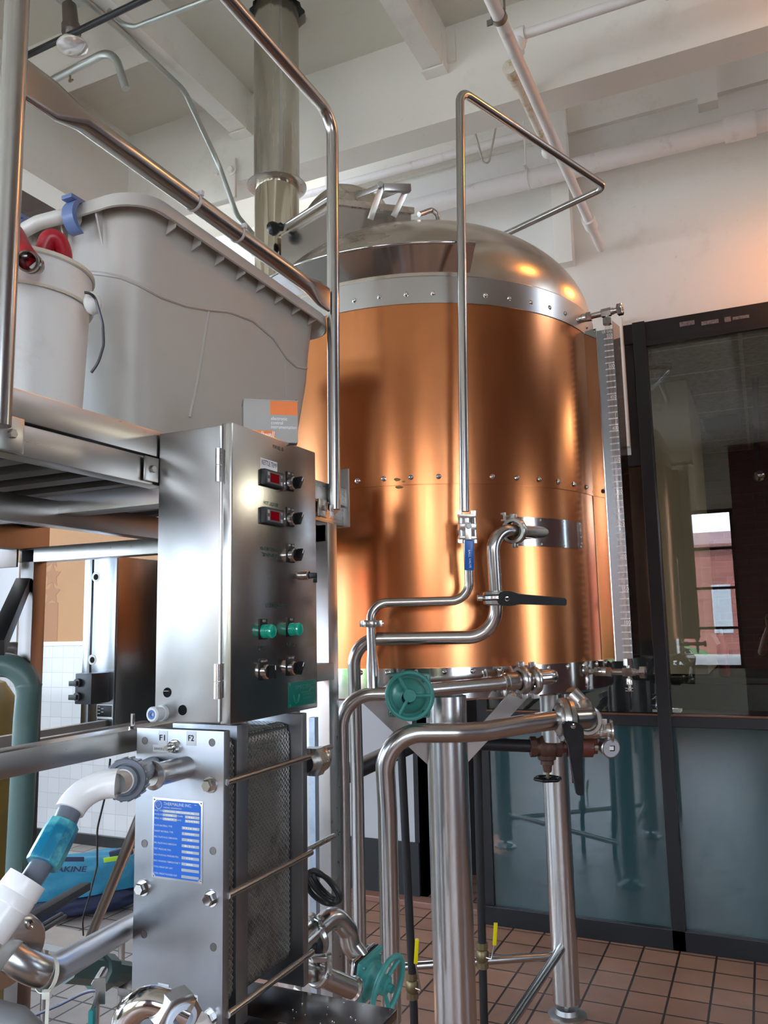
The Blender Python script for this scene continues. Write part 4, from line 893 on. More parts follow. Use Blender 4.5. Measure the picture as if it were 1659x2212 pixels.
# ================================================================== CONTROL BOX
XD = -.908; YB = 1.279
cb = thing('control_panel', 'stainless control panel with two red displays, knobs and green lamps', 'control panel', (-1.0, 1.44, 1.42))
zt3, zb3 = 1.995, 1.424
b = B(); box(b, (-1.088, YB, zb3), (XD-.026, 1.60, zt3), .003); obj('enclosure', b, STEELB, cb)
b = B(); box(b, (XD-.024, YB-.003, zb3-.002), (XD, 1.603, zt3+.002), .0035); dr_ = obj('door', b, STEELD, cb)
b = B(); cyl(b, (XD-.024, YB-.004, zb3+.004), (XD-.024, YB-.004, zt3-.004), .0028, seg=12); obj('hinge_bead', b, STEEL, cb)
for (y0, y1) in ((968, 1040), (1434, 1510)):
    z1_, z0_ = P(478, y0, Y=YB-.008).z, P(478, y1, Y=YB-.008).z; zm_ = (z0_+z1_)/2
    b = B(); cyl(b, (XD-.027, YB-.008, z0_), (XD-.027, YB-.008, zm_-.0006), .0062, seg=20); cyl(b, (XD-.027, YB-.008, zm_+.0006), (XD-.027, YB-.008, z1_), .0062, seg=20); obj('hinge', b, TUBE, cb)
for (px, py, r, m_) in ((361, 1496, .0082, 'a'), (394, 1534, .0085, 'b')):
    q = P(px, py, Y=YB-.0005); b = B(); rings(b, (q.x, YB-.0002, q.z), (0, -1, 0), [(0, r+.0012), (.0010, r+.001), (.0010, r), (.0002, r), (.0002, 0)], 24); obj('cable_hole', b, [BPRINT], cb)
    if m_ == 'a': b = B(); obox(b, (q.x, YB-.0012, q.z+.003), EX, EZ, (.010, .0005, .007)); obj('wall_glimpse', b, WPRINT, cb)
q = P(352, 1540, Y=YB); b = B(); rings(b, (q.x, YB, q.z), (0, -1, 0), [(0, .015), (.008, .015), (.008, .0125), (.016, .0125), (.018, .0145), (.03, .0145), (.033, .012), (.033, .009), (.028, .008), (.028, 0)], 26); g_ = obj('cable_gland', b, mat('pale_grey_plastic', (.55, .57, .57), .35), cb)
b = B(); rings(b, (q.x, YB-.0285, q.z), (0, -1, 0), [(0, .0085), (.003, .0085), (.003, .004), (0, .004)], 20); obj('gland_seal', b, mat('blue_rubber', (.03, .10, .32), .4), g_)
def dp(px, py, o=0.): return P(px, py, X=XD+o)
def dbox(x0, y0, x1, y1, t, m_, name, par, o=0., bev=.001):
    a, c = dp(x0, (y0+y1)/2, o), dp(x1, (y0+y1)/2, o); zc = (a.z+c.z)/2
    h_ = (y1-y0)/FPX*depth((a+c)/2); b = B(); box(b, (XD+o, a.y, zc-h_/2), (XD+o+t, c.y, zc+h_/2), bev); return obj(name, b, m_, par), Vector((XD+o+t, (a.y+c.y)/2, zc)), c.y-a.y, h_
for cy, nm in ((1034, 'a'), (1115, 'b')):
    c = dp(585, cy+1); w_, h_ = .074, .033
    b = B(); box(b, (XD, c.y-w_/2, c.z-h_/2), (XD+.010, c.y+w_/2, c.z+h_/2), .002); d_ = obj('temperature_display', b, DGREY, cb)
    b = B(); box(b, (XD+.010, c.y-w_*.42, c.z-h_*.38), (XD+.0108, c.y+w_*.44, c.z+h_*.38)); obj('face_plate', b, MGREY, d_)
    b = B(); box(b, (XD+.0108, c.y-w_*.24, c.z-h_*.28), (XD+.0116, c.y+w_*.20, c.z+h_*.28)); obj('red_window', b, REDD, d_)
    for (dy, dz, s_) in ((-.335, .21, '^'), (-.335, -.21, 'v'), (.33, -.24, 'o')):
        b = B(); q = Vector((XD+.0108, c.y+w_*dy, c.z+h_*dz)); box(b, (q.x, q.y-.0028, q.z-.0034), (q.x+.0008, q.y+.0028, q.z+.0034)); k_ = obj('button', b, mat('button_grey', (.42, .43, .45), .4), d_)
    text('°F', Vector((XD+.0108, c.y+w_*.32, c.z+h_*.18)), EY, EZ, .006, WPRINT, d_)
b = B(); c = dp(581, 1005); box(b, (XD, c.y-.031, c.z-.011), (XD+.0006, c.y+.031, c.z+.011)); lb = obj('label_strip', b, WPRINT, cb)
text('KETTLE TEMP', c+EX*.0006+EZ*.002, EY, EZ, .0105, BPRINT, lb, w=.057)
text('PANEL B', dp(601, 968), EY, EZ, .008, GPRINT, dr_, w=.040); text('HOT LIQUOR', dp(585, 1089), EY, EZ, .0075, GPRINT, dr_, w=.055)
text('HEAT EXCHANGER', dp(583, 1187), EY, EZ, .0075, GPRINT, dr_, w=.075); text('TEMPERATURE', dp(583, 1200), EY, EZ, .0075, GPRINT, dr_, w=.062)
text('INVERTER CONTROLS', dp(598, 1309), EY, EZ, .0085, GPRINT, dr_, w=.085); text('PUMP 1', dp(568, 1400), EY, EZ, .008, GPRINT, dr_, w=.032); text('PUMP 2', dp(627, 1393), EY, EZ, .008, GPRINT, dr_, w=.032)
def plate_(cx, cy): 
    c = dp(cx, cy); b = B(); box(b, (XD, c.y-.0145, c.z-.0205), (XD+.0022, c.y+.0145, c.z+.0205), .0006); return obj('legend_plate', b, BLACK, cb), c
def knob_(cx, cy, rot, word, dy=0.):
    o, c = plate_(cx, cy); c = c+EZ*-.0045
    b = B(); rings(b, c+EX*.002, EX, [(0, .0145), (.010, .0145), (.012, .0125), (.012, 0)], 32); obj('chrome_bezel', b, POL, o)
    b = B(); rings(b, c+EX*.013, EX, [(0, .0125), (.004, .012), (.004, 0)], 28)
    u_ = EZ*math.cos(rot)+EY*math.sin(rot); v_ = EX.cross(u_); prism(b, [c+EX*.016-u_*.013-v_*.0045, c+EX*.016+u_*.013-v_*.0045, c+EX*.016+u_*.013+v_*.0045, c+EX*.016-u_*.013+v_*.0045], EX*.013); k = obj('selector_knob', b, BLACK, o)
    b = B(); obox(b, c+EX*.0293+u_*.008, u_, v_, (.009, .002, .0006)); obj('pointer', b, WPRINT, k)
    text(word, Vector((XD+.0022, c.y, c.z+.0205)), EY, EZ, .0042, WPRINT, o, w=.023)
knob_(626, 1040, .55, 'OFF  ·  ON'); knob_(626, 1117, .55, 'OFF  ·  ON'); knob_(627, 1195, .55, 'OFF  ·  ON'); knob_(568, 1446, .0, 'HAND-O-AUTO'); knob_(627, 1438, .55, 'STOP -START')
for (cx, cy) in ((568, 1359), (627, 1355)):
    o, c = plate_(cx, cy); c = c+EZ*-.0045; text('RUN', Vector((XD+.0022, c.y, c.z+.0205)), EY, EZ, .005, WPRINT, o, w=.010)
    b = B(); rings(b, c+EX*.002, EX, [(0, .0140), (.008, .0140), (.010, .0135), (.010, .0125), (.014, .0125), (.016, .0140), (.020, .0140), (.0225, .012), (.0235, .008), (.024, 0)], 32); obj('green_lamp', b, LAMPG, o)
b = B(); c = dp(658, 1243); b2 = rings(b, c, EX, [(0, .010), (.010, .010), (.012, .008), (.012, 0)], 28); kl = obj('key_lock', b, POL, cb)
b = B(); obox(b, c+EX*.020+EY*.003-EZ*.001, EX, EZ, (.016, .012, .008), .0015); obox(b, c+EX*.024+EY*.004-EZ*.009, EX, EZ, (.008, .016, .006), .0015); obj('lock_wing', b, BLACK, kl)
# green name plate
c4 = [dp(622, 1475), dp(681, 1467), dp(681, 1518), dp(622, 1530)]
ya, yb_ = (c4[0].y+c4[3].y)/2, (c4[1].y+c4[2].y)/2; za, zb__ = (c4[0].z+c4[1].z)/2, (c4[2].z+c4[3].z)/2
b = B(); box(b, (XD, ya, zb__), (XD+.0012, yb_, za), .0006); np_ = obj('green_name_plate', b, GPLATE, cb)
cx = (ya+yb_)/2; w_ = yb_-ya; h_ = za-zb__; F_ = XD+.0012
text('SPECIFIC', (F_, cx+w_*.06, za-h_*.24), EY, EZ, h_*.16, LGREEN, np_, w=w_*.66); text('MECHANICAL', (F_, cx+w_*.22, za-h_*.56), EY, EZ, h_*.09, LGREEN, np_, w=w_*.42); text('SYSTEMS', (F_, cx+w_*.18, za-h_*.72), EY, EZ, h_*.09, LGREEN, np_, w=w_*.34)
b = B()
for k_, r_ in enumerate((h_*.40, h_*.30)):
    pts = [Vector((F_+.0004, ya+w_*.28+r_*.62*math.sin(t), za-h_*.50-r_*math.cos(t)*.9)) for t in [(-1.5+3.0*i/18) for i in range(19)]]; tube(b, pts, .0004, 6)
tube(b, [Vector((F_+.0004, ya+w_*f, za-h_*g)) for f, g in ((.48, .46), (.74, .46), (.80, .36), (.93, .34))], .0004, 6); obj('emblem', b, LGREEN, np_)
for f, g in ((.06, .08), (.94, .08), (.06, .92), (.94, .92)):
    b = B(); box(b, (F_, ya+w_*f-.0018, za-h_*g-.0025), (F_+.0005, ya+w_*f+.0018, za-h_*g+.0025)); obj('rivet', b, LGREEN, np_)
b = B(); box(b, (-1.13, 1.604, 1.455), (-1.075, 1.99, 1.50), .002); obj('support_rail', b, DULL, cb)
# carton on top of the panel
u = Vector((.79, .613, 0)); v = Vector((-.613, .79, 0))
cp = P(526, 860, Y=1.43); c1_ = P(651, 868, Y=1.505); zc = 1.9975; hz = (cp.z+c1_.z)/2-zc
w_ = .118; ctr = Vector((cp.x, cp.y, zc+hz/2))+u*w_/2+v*.032
b = B(); obox(b, ctr, u, v, (w_, .064, hz), .001); ct = obj('carton', b, CARD); tag(ct, 'small grey and orange carton standing on top of the control panel', 'box')
fo = Vector((cp.x, cp.y, zc+hz/2))-v*.0004; nf = -v
b = B(); obox(b, fo+u*w_*.74+EZ*hz*.32, u, EZ, (w_*.50, hz*.33, .0006)); obj('orange_panel', b, ORANGE, ct)
b = B(); obox(b, fo+u*w_*.36-EZ*hz*.33, u, EZ, (w_*.44, hz*.20, .0006)); obj('orange_panel', b, ORANGE, ct)
for s, g, ww in (('electronic', .06, .30), ('control', -.04, .22), ('instrumentation', -.14, .47)): text(s, fo+u*(w_*.50)+EZ*hz*g, u, EZ, hz*.085, WPRINT, ct, w=w_*ww, align='LEFT', bold=.012)
text('eliwell', fo+u*w_*.40-EZ*hz*.33, u, EZ, hz*.15, WPRINT, ct, w=w_*.32, shear=.25, bold=.015, off=.0012)
b = B(); obox(b, Vector((cp.x, cp.y, zc+hz))+u*w_*.5+v*.030, u, v, (w_*1.02, .062, .0012)); obox(b, Vector((cp.x, cp.y, zc+hz+.004))+u*w_*.95+v*.03, (u+EZ*.6), v, (w_*.10, .05, .0008)); obj('lid_flap', b, CARDL, ct)

# ================================================================== HEAT EXCHANGER
YH = 1.268
hx = thing('plate_heat_exchanger', 'stainless plate heat exchanger with a blue name plate under the control panel', 'heat exchanger', (-1.02, 1.4, .74))
ZHB = P(663, 2138, X=-.917).z; ZHT = 1.412; XL, XR = -1.122, -.9165
def slab_with_holes(y0, y1, holes, m_, zlo=ZHB, zhi=ZHT, name='frame_plate', xr=XR):
    b = B(); box(b, (XL, y0, zlo), (xr, y1, zhi), .0025); o = obj(name, b, m_, hx)
    for (px, py) in holes:
        q = P(px, py, Y=y0); b = B(); rings(b, (q.x, y0-.0002, q.z), (0, -1, 0), [(0, .0072), (.0005, .0072), (.0005, .0064), (-.0, .0064), (-.0, 0)], 22); obj('bolt_slot', b, mat('slot_shadow_steel', (.16, .15, .14), .5, .6), o)
    return o
fp = slab_with_holes(YH, YH+.020, ((313, 1600), (458, 1604), (312, 1822), (460, 1838), (311, 2018), (461, 2046)), HXS)
XP = -.958
py_ = lambda px: P(px, 1800, X=XP).y
ye0 = P(628, 1800, X=XP).y; XRE = P(654, 1800, Y=ye0).x; ye1 = P(665, 1800, X=XRE).y
ep = slab_with_holes(ye0+.0, ye1, (), HXS, zhi=P(640, 1541, Y=ye0).z, xr=XRE)
b = B(); g0, g1 = P(511, 1800, X=XP+.004).y, P(536, 1800, X=XP+.004).y; box(b, (XL+.01, g0, ZHB), (XP+.004, g1, ZHT-.002), .001); obj('intermediate_plate', b, HXS, hx)
def plate_mesh(ph):
    b = B(); x0, x1, z0, z1 = XL+.012, XP, ZHB+.045, ZHT-.018; R_ = .03; out = []
    def arc(cx, cz, a0): return [(cx+R_*math.cos(a0+PI/2*k/6), cz+R_*math.sin(a0+PI/2*k/6)) for k in range(7)]
    per = arc(x1-R_, z1-R_, 0)+arc(x0+R_, z1-R_, PI/2)+arc(x0+R_, z0+R_, PI)+arc(x1-R_, z0+R_, 1.5*PI); per.append(per[0])
    pts = []
    for (ax_, az_), (bx_, bz_) in zip(per, per[1:]):
        l = math.hypot(bx_-ax_, bz_-az_); n = max(1, int(l/.0028))
        for k in range(n): pts.append((ax_+(bx_-ax_)*k/n, az_+(bz_-az_)*k/n))
    n = len(pts); cx, cz = (x0+x1)/2, (z0+z1)/2; L = []; s = 0; last = pts[0]
    for i, (x, z) in enumerate(pts):
        s += math.hypot(x-last[0], z-last[1]); last = (x, z)
        yo = max(-1, min(1, 1.6*math.sin(2*PI*s/.0112)))*.0024*ph
        dx, dz = (cx-x), (cz-z); m = math.hypot(dx, dz); ix, iz = x+(.010 if x < cx else -.010)*(1 if abs(x-cx) > .05 else 0), z+(.010 if z < cz else -.010)*(1 if abs(z-cz) > .27 else 0)
        L.append([b.verts.new(v) for v in ((x, yo-.00055, z), (x, yo+.00055, z), (ix, yo*.3+.00055, iz), (ix, yo*.3-.00055, iz))])
    for i in range(n):
        a, c = L[i], L[(i+1) % n]
        for k in range(4): j = (k+1) % 4; b.faces.new((a[k], a[j], c[j], c[k]))
    return b
PLM = mat('plate_edge_steel', (.86, .83, .78), .34, 1, fn=dirty((.12, .09, .07), .5, .8, 14, .7, .0))
pa_ = obj('heat_plate', plate_mesh(1), PLM, hx); pb_ = obj('heat_plate', plate_mesh(-1), PLM, hx); ph_ = None
pack = []
e0, e1 = YH+.024, g0-.002; f0, f1 = g1+.003, ye0-.003
pitch = .0058; y = e0; ylist = []
while y < e1-.001: ylist.append(y); y += pitch
y = f0
while y < f1: ylist.append(y); y += pitch
for i, y in enumerate(ylist):
    src = pa_ if i % 2 == 0 else pb_
    o = src if i < 2 else src.copy()
    if i >= 2: COL.objects.link(o); o.parent = hx
    o.location = Vector((0, y, 0))
b = B()
for (s0, s1) in ((e0, e1-.002), (f0, f1-.002)): box(b, (XL+.020, s0, ZHB+.055), (XP-.006, s1, ZHT-.026))
obj('gasket_core', b, mat('gasket_grey', (.05, .046, .04), .6), hx)
for (px, y0_) in ((455, 1695), (457, 1940), (456, 2197)):
    q = P(px, y0_, Y=YH); b = B(); rings(b, (q.x, YH, q.z), (0, -1, 0), [(0, .0145), (.003, .0145), (.003, .006)], 26); hexnut(b, (q.x, YH-.003, q.z), (0, -1, 0), .0112, .012); rings(b, (q.x, YH-.012, q.z), (0, -1, 0), [(0, .0095), (.0025, .008), (.0025, 0)], 6); obj('bolt', b, POL, hx)
    b = B(); zz = q.z; yend = ye1+.055 if px != 455 else ye1+.0; yend = {1695: ye1+.004, 1940: ye1+.004, 2197: ye1+.004}[y0_]
    tube(b, [(q.x+.028, YH+.01, zz+.004), (q.x+.028, ye0+.010, zz+.004)], .0062, 16); obj('tie_rod', b, TUBE, hx)
for (px, y0_) in ((310, 1917), (309, 2152)):
    q = P(px, y0_, Y=YH); b = B(); rings(b, (q.x, YH, q.z), (0, -1, 0), [(0, .0145), (.003, .0145), (.003, .006)], 26); hexnut(b, (q.x, YH-.003, q.z), (0, -1, 0), .0112, .012); rings(b, (q.x, YH-.012, q.z), (0, -1, 0), [(0, .0095), (.0025, .008), (.0025, 0)], 6); obj('bolt', b, POL, hx)
q = P(378, 1612, Y=YH); b = B(); rings(b, (q.x, YH, q.z), (0, -1, 0), [(0, .0125), (.003, .0125), (.003, .006)], 24); hexnut(b, (q.x, YH-.003, q.z), (0, -1, 0), .0108, .010); cyl(b, (q.x, YH-.012, q.z), (q.x, YH-.026, q.z), .0058, .0045, 16); obj('stud_nut', b, POL, hx)
for (a_, c_) in (((668, 1843), (722, 1806)), ((668, 1640), (715, 1613))):
    p, q = P(*a_, X=-.945), P(*c_, X=-.945); b = B(); cyl(b, (-.945, ye1-.005, q.z), (-.945, q.y, q.z), .0062, seg=16); obj('rod_end', b, STEEL, hx)
q = P(684, 1642, Y=ye1+.05); b = B(); rings(b, (q.x, ye1, q.z), EY, [(0, .020), (.03, .020)], 24); rings(b, (q.x, ye1+.02, q.z), EY, [(0, .034), (.03, .034), (.034, .026)], 6, True); rings(b, (q.x, ye1+.05, q.z), EY, [(0, .026), (.004, .028), (.018, .028), (.02, .02)], 24, True); obj('union_nut', b, STEEL, hx)
# blue name plate
n0, n1 = P(329, 1721, Y=YH), P(438, 1908, Y=YH); cxp = P(383, 1815, Y=YH)
w_ = P(438, 1815, Y=YH).x-P(329, 1815, Y=YH).x; h_ = P(383, 1726, Y=YH).z-P(383, 1903, Y=YH).z; cz = (P(383, 1726, Y=YH).z+P(383, 1903, Y=YH).z)/2; cx = cxp.x
b = B(); box(b, (cx-w_/2, YH-.0012, cz-h_/2), (cx+w_/2, YH, cz+h_/2), .0005); bn = obj('name_plate', b, mat('plate_silver', (.5, .5, .52), .35, .8), hx)
b = B(); m = w_*.035; k = w_*.05
poly = [(-w_/2+m+k, h_/2-m), (w_/2-m-k, h_/2-m), (w_/2-m, h_/2-m-k), (w_/2-m, -h_/2+m+k), (w_/2-m-k, -h_/2+m), (-w_/2+m+k, -h_/2+m), (-w_/2+m, -h_/2+m+k), (-w_/2+m, h_/2-m-k)]
prism(b, [(cx+x, YH-.0014, cz+z) for x, z in poly], (0, .0003, 0)); obj('blue_field', b, BLUEP, bn)
YF = YH-.0014
def nt_(s, fx, fz, hh, ww, m_=SILV, align='LEFT'): text(s, (cx-w_/2+w_*fx, YF, cz+h_/2-h_*fz), EX, EZ, h_*hh, m_, bn, w=w_*ww, align=align, off=.0003, bold=.012)
nt_('THERMALINE INC.', .225, .070, .038, .56); nt_('TM', .83, .055, .012, .05); nt_('AUBURN, WASHINGTON', .225, .117, .018, .36)
b = B(); rings(b, (cx-w_/2+w_*.125, YF-.0003, cz+h_/2-h_*.088), (0, -1, 0), [(0, w_*.066), (0, w_*.058)], 28)
for k in (-.024, 0, .024): tube(b, [Vector((cx-w_/2+w_*(.125+k)+w_*.010*math.sin(t), YF-.0004, cz+h_/2-h_*.088+w_*.038*(1-t/2.6))) for t in [i*5.2/8 for i in range(9)]], .0003, 5)
obj('emblem', b, SILV, bn)
for i, (s, fz, ww) in enumerate((('BUILT FOR', .160, .17), ('MODEL NO.', .208, .17), ('SERIAL NO.', .258, .17), ('PLATE MATERIAL TYPE', .345, .36), ('GASKET MATERIAL TYPE', .415, .38), ('MAX. PLATE PACK DIMENSION', .487, .46), ('MIN. PLATE PACK DIMENSION', .562, .45), ('TEST PRESSURE PSIG', .635, .34), ('MAX WORKING PRESSURE PSIG', .708, .49), ('MAX. WORKING TEMPERATURE °F', .782, .53), ('TOTAL WEIGHT DRY UNIT', .855, .38), ('TOTAL WEIGHT FLOODED UNIT', .935, .47))): nt_(s, .045, fz, .022, ww)
nt_('FRAME', .50, .208, .018, .11); nt_('DATE', .50, .258, .018, .08)
rows = [(.215, .72, .160, 'SPECIFIC MECHANICAL'), (.215, .28, .208, 'T4X6'), (.215, .28, .258, '94877'), (.66, .28, .208, 'K61'), (.66, .28, .258, '3/24/94'), (.60, .34, .345, 'T316 SS'), (.60, .34, .415, 'EPDM'), (.60, .34, .487, '10'), (.60, .34, .562, '8-1/2'), (.60, .34, .635, '200'), (.60, .34, .708, '150'), (.60, .34, .782, '200'), (.60, .34, .855, ''), (.60, .34, .935, '')]
for fx, ww, fz, s in rows:
    b = B(); box(b, (cx-w_/2+w_*fx, YF-.0004, cz+h_/2-h_*(fz+.017)), (cx-w_/2+w_*(fx+ww), YF-.0001, cz+h_/2-h_*(fz-.017))); obj('data_field', b, mat('field_silver', (.40, .40, .41), .35, .7), bn)
    if s: text(s, (cx-w_/2+w_*(fx+ww*.46), YF-.0004, cz+h_/2-h_*fz), EX, EZ, h_*.020, WPRINT, bn, w=w_*ww*(.82 if len(s) > 5 else .12*len(s)), off=.0003)
for sx in (-1, 1):
    for sz in (-1, 1): b = B(); rings(b, (cx+sx*(w_/2-.004), YH-.0012, cz+sz*(h_/2-.004)), (0, -1, 0), [(0, .0018), (.001, .0012), (.001, 0)], 10); obj('rivet', b, POL, bn)
for s, px, py, ww, hh in (('F1', 352, 1594, .017, .022), ('F2', 413, 1595, .018, .022), ('F4', 353, 2143, .020, .024), ('F3', 415, 2168, .020, .026)):
    q = P(px, py, Y=YH-.0003); b = B(); box(b, (q.x-ww*.62, YH-.0006, q.z-hh*.6), (q.x+ww*.62, YH-.0002, q.z+hh*.6)); o = obj('port_label', b, PAPER, hx)
    text(s, (q.x, YH-.0006, q.z), EX, EZ, .0108, BPRINT, o, w=.013, bold=.01)
for s, px, py in (('SERVICE OUTLET', 352, 1617), ('PROCESS OUTLET', 420, 2190)):
    q = P(px, py, Y=YH-.0003); b = B(); box(b, (q.x-.024, YH-.0005, q.z-.0065), (q.x+.024, YH-.0002, q.z+.0065)); o = obj('port_label', b, mat('label_grey', (.48, .48, .50), .4), hx); text(s, (q.x, YH-.0005, q.z-.001), EX, EZ, .0045, BPRINT, o, w=.042)
# capped stub
q = P(402, 1657, Y=YH)
def yfor(q, px):
    lo, hi = .2, YH
    for _ in range(40):
        m = (lo+hi)/2; w = Vector((q.x, m, q.z))-CAM; x_ = 829.5+FPX*w.dot(RT)/w.dot(FW)
        if x_ > px: hi = m
        else: lo = m
    return (lo+hi)/2
ye = yfor(q, 330); L_ = YH-ye
b = B(); rings(b, (q.x, YH, q.z), (0, -1, 0), [(0, .0205), (L_-.006, .0205)], 36); cpo = obj('capped_port', b, TUBE, hx)
b = B(); rings(b, (q.x, YH-L_+.006, q.z), (0, -1, 0), [(0, .020), (.001, .0245), (.006, .0252), (.010, .017), (.011, .0165), (.011, 0)], 36); obj('end_cap', b, STEEL, cpo)
# table under it
tb = thing('steel_bench', 'low stainless bench top speckled with crumbs under the heat exchanger', 'bench', (-1.0, 1.4, 0))
tc_ = P(858, 2180, Z=ZHB-.003)
b = B(); box(b, (-1.30, YH+.16, ZHB-.02), (tc_.x, tc_.y, ZHB-.003), .002); box(b, (-1.14, .6, ZHB-.02), (-.90, YH+.16, ZHB-.003), .002); obj('bench_top', b, mat('wet_steel', (.22, .20, .19), .22, 1, fn=brushed(.3, (.22, .12), (12, 12, 12), bumpf=.05)), tb)
b = B(); box(b, (tc_.x-.02, YH+.17, ZHB-.10), (tc_.x-.002, tc_.y-.004, ZHB-.02), .001); obj('apron', b, STEEL, tb)
for (x, y) in ((tc_.x-.04, tc_.y-.04), (-1.28, tc_.y-.04), (-1.12, .64), (-.94, .64)):
    b = B(); box(b, (x-.02, y-.02, 0), (x+.02, y+.02, ZHB-.02)); obj('leg', b, DULL, tb)
random.seed(9); b = B()
for k in range(26):
    x, y = random.uniform(-.92, tc_.x-.01), random.uniform(YH+.18, tc_.y-.01); ball(b, (x, y, ZHB-.0015), random.uniform(.0006, .0014), 6)
tag(obj('crumbs', b, WPRINT), 'white crumbs scattered on the dark bench top', 'crumbs', kind='stuff')
# ================================================================== TOTE, PAIL, HOSE on the platform
def rrect(bm, x0, x1, y0, y1, z, r, n=6):
    out = []
    for cx, cy, a0 in ((x1-r, y1-r, 0), (x0+r, y1-r, PI/2), (x0+r, y0+r, PI), (x1-r, y0+r, 1.5*PI)):
        for k in range(n+1): a = a0+PI/2*k/n; out.append(bm.verts.new((cx+r*math.cos(a), cy+r*math.sin(a), z)))
    return out
def loft(bm, L, cap0=True, cap1=False):
    for a, c in zip(L, L[1:]):
        n = len(a)
        for k in range(n): j = (k+1) % n; bm.faces.new((a[k], a[j], c[j], c[k]))
    if cap0: bm.faces.new(L[0][::-1])
    if cap1: bm.faces.new(L[-1])
tt = thing('storage_tote', 'large grey plastic storage tote with blue handle clips on the platform', 'storage tote', (-1.35, 1.62, 2.0))
ZT = 2.497
b = B(); spec = [(1.999, .064, .07), (2.05, .056, .07), (2.16, .044, .07), (2.28, .031, .07), (2.36, .022, .075), (2.47, .010, .08), (ZT, .008, .08)]
bx0, bx1, by0, by1 = -1.585, -1.118, 1.232, 2.045
L = [rrect(b, bx0+i, bx1-i, by0+i, by1-i, z, r) for z, i, r in spec]
L += [rrect(b, bx0+i, bx1-i, by0+i, by1-i, z, r) for z, i, r in ((ZT, .012, .08), (2.30, .026, .07), (2.01, .064, .06))]
loft(b, L, True, True)
from mathutils.bvhtree import BVHTree
b.normal_update(); bv_ = BVHTree.FromBMesh(b)
def onto(pts):
    out = []
    for (x_, y_), (x2, y2) in zip(pts, pts[1:]):
        for k in range(6):
            r_ = ray(x_+(x2-x_)*k/6, y_+(y2-y_)*k/6).normalized(); h_ = bv_.ray_cast(CAM, r_)
            if h_[0] is not None: out.append(h_[0])
    return out
# moulded ridges on the two visible sides
def sidepath(pts, X=None, Y=None, inset=0.): return [P(x, y, X=X, Y=Y) for x, y in pts]
def ridge(pts, r=.0045): tube(b, pts, r, 8)
XS = bx1-.024; YS = by0+.028
r1 = sidepath([(310, 622), (345, 640), (400, 660), (450, 669), (495, 673), (545, 692), (590, 730), (618, 772), (640, 792), (672, 797)], X=XS+.002)
ridge(onto([(160, 586), (185, 588), (225, 592), (262, 599), (300, 615), (345, 640), (400, 660), (450, 669), (495, 673), (545, 692), (590, 730), (618, 772), (640, 792), (672, 797), (684, 796)]), .0048); ridge(onto([(450, 672), (440, 740), (425, 830), (406, 915)]), .0036)
ridge(onto([(614, 772), (617, 820), (618, 864)]), .0036)

obj('body', b, TOTE, tt, 40)
b = B(); sp = [(ZT-.026, -.020, .085), (ZT-.024, -.024, .085), (ZT+.004, -.022, .085), (ZT+.010, -.012, .085), (ZT+.008, .006, .08), (ZT-.003, .010, .08), (ZT-.006, -.012, .08)]
L = [rrect(b, bx0+i, bx1-i, by0+i, by1-i, z, r, 8) for z, i, r in sp]
for R_ in L:
    for v in R_:
        if v.co.x > bx1-.1: v.co.z += .010*math.sin(v.co.y*11)-.004
loft(b, L+[L[0]], False)
obj('rim', b, TOTE, tt, 50)
b = B()
for y in [by0+.10+.088*k for k in range(8)]: prism(b, [(bx1+.001, y, ZT-.006), (bx1+.021, y, ZT-.012), (bx1+.019, y, ZT-.029), (bx1-.008, y, ZT-.040)], (0, .002, 0))
for x in (bx1-.10, bx1-.20): prism(b, [(x, by0-.020, ZT-.01), (x, by0+.002, ZT-.01), (x, by0+.006, ZT-.085)], (.004, 0, 0))
obj('rim_rib', b, TOTE, tt, kind='stuff')
hA, hB = P(48, 500, Y=by0-.03), P(132, 472, Y=by0-.03)
b = B(); tube(b, fillet([hA+Vector((-.02, .03, .0)), hA+Vector((-.005, 0, .0)), hA.lerp(hB, .5)+Vector((0, -.008, .002)), hB+Vector((.008, 0, .004)), hB+Vector((.02, .03, .01))], .02), .0155, 18); obj('handle', b, mat('tote_handle_ivory', (.55, .52, .46), .4), tt)
def clip(px, py, w, nm, dx=0):
    q = P(px, py, Y=by0-.045); b = B(); n = 10; L = []
    for i in range(n+1):
        t = -.5+i*2.5/n; yy = by0-.012-.034*math.cos(t*.9); zz = q.z+.024-.030*(t)+.006
        zz = q.z+.034-.068*i/n; yy = by0-.050+.018*abs((i/n-.45)*2)**2.2
        L.append([b.verts.new((q.x-w/2, yy, zz)), b.verts.new((q.x+w/2, yy, zz)), b.verts.new((q.x+w/2, yy+.012, zz)), b.verts.new((q.x-w/2, yy+.012, zz))])
    for a, c in zip(L, L[1:]):
        for k in range(4): j = (k+1) % 4; b.faces.new((a[k], a[j], c[j], c[k]))
    b.faces.new(L[0]); b.faces.new(L[-1][::-1]); obox(b, (q.x, by0-.022, q.z+.036), EX, EY, (w, .062, .010), .003); return obj(nm, b, TOTEH, tt, 50)
clip(148, 462, .030, 'clip'); clip(38, 500, .020, 'clip')
b = B(); q = P(54, 503, Y=by0-.02); ball(b, q, .004, 10); obj('rivet', b, TOTEH, tt)
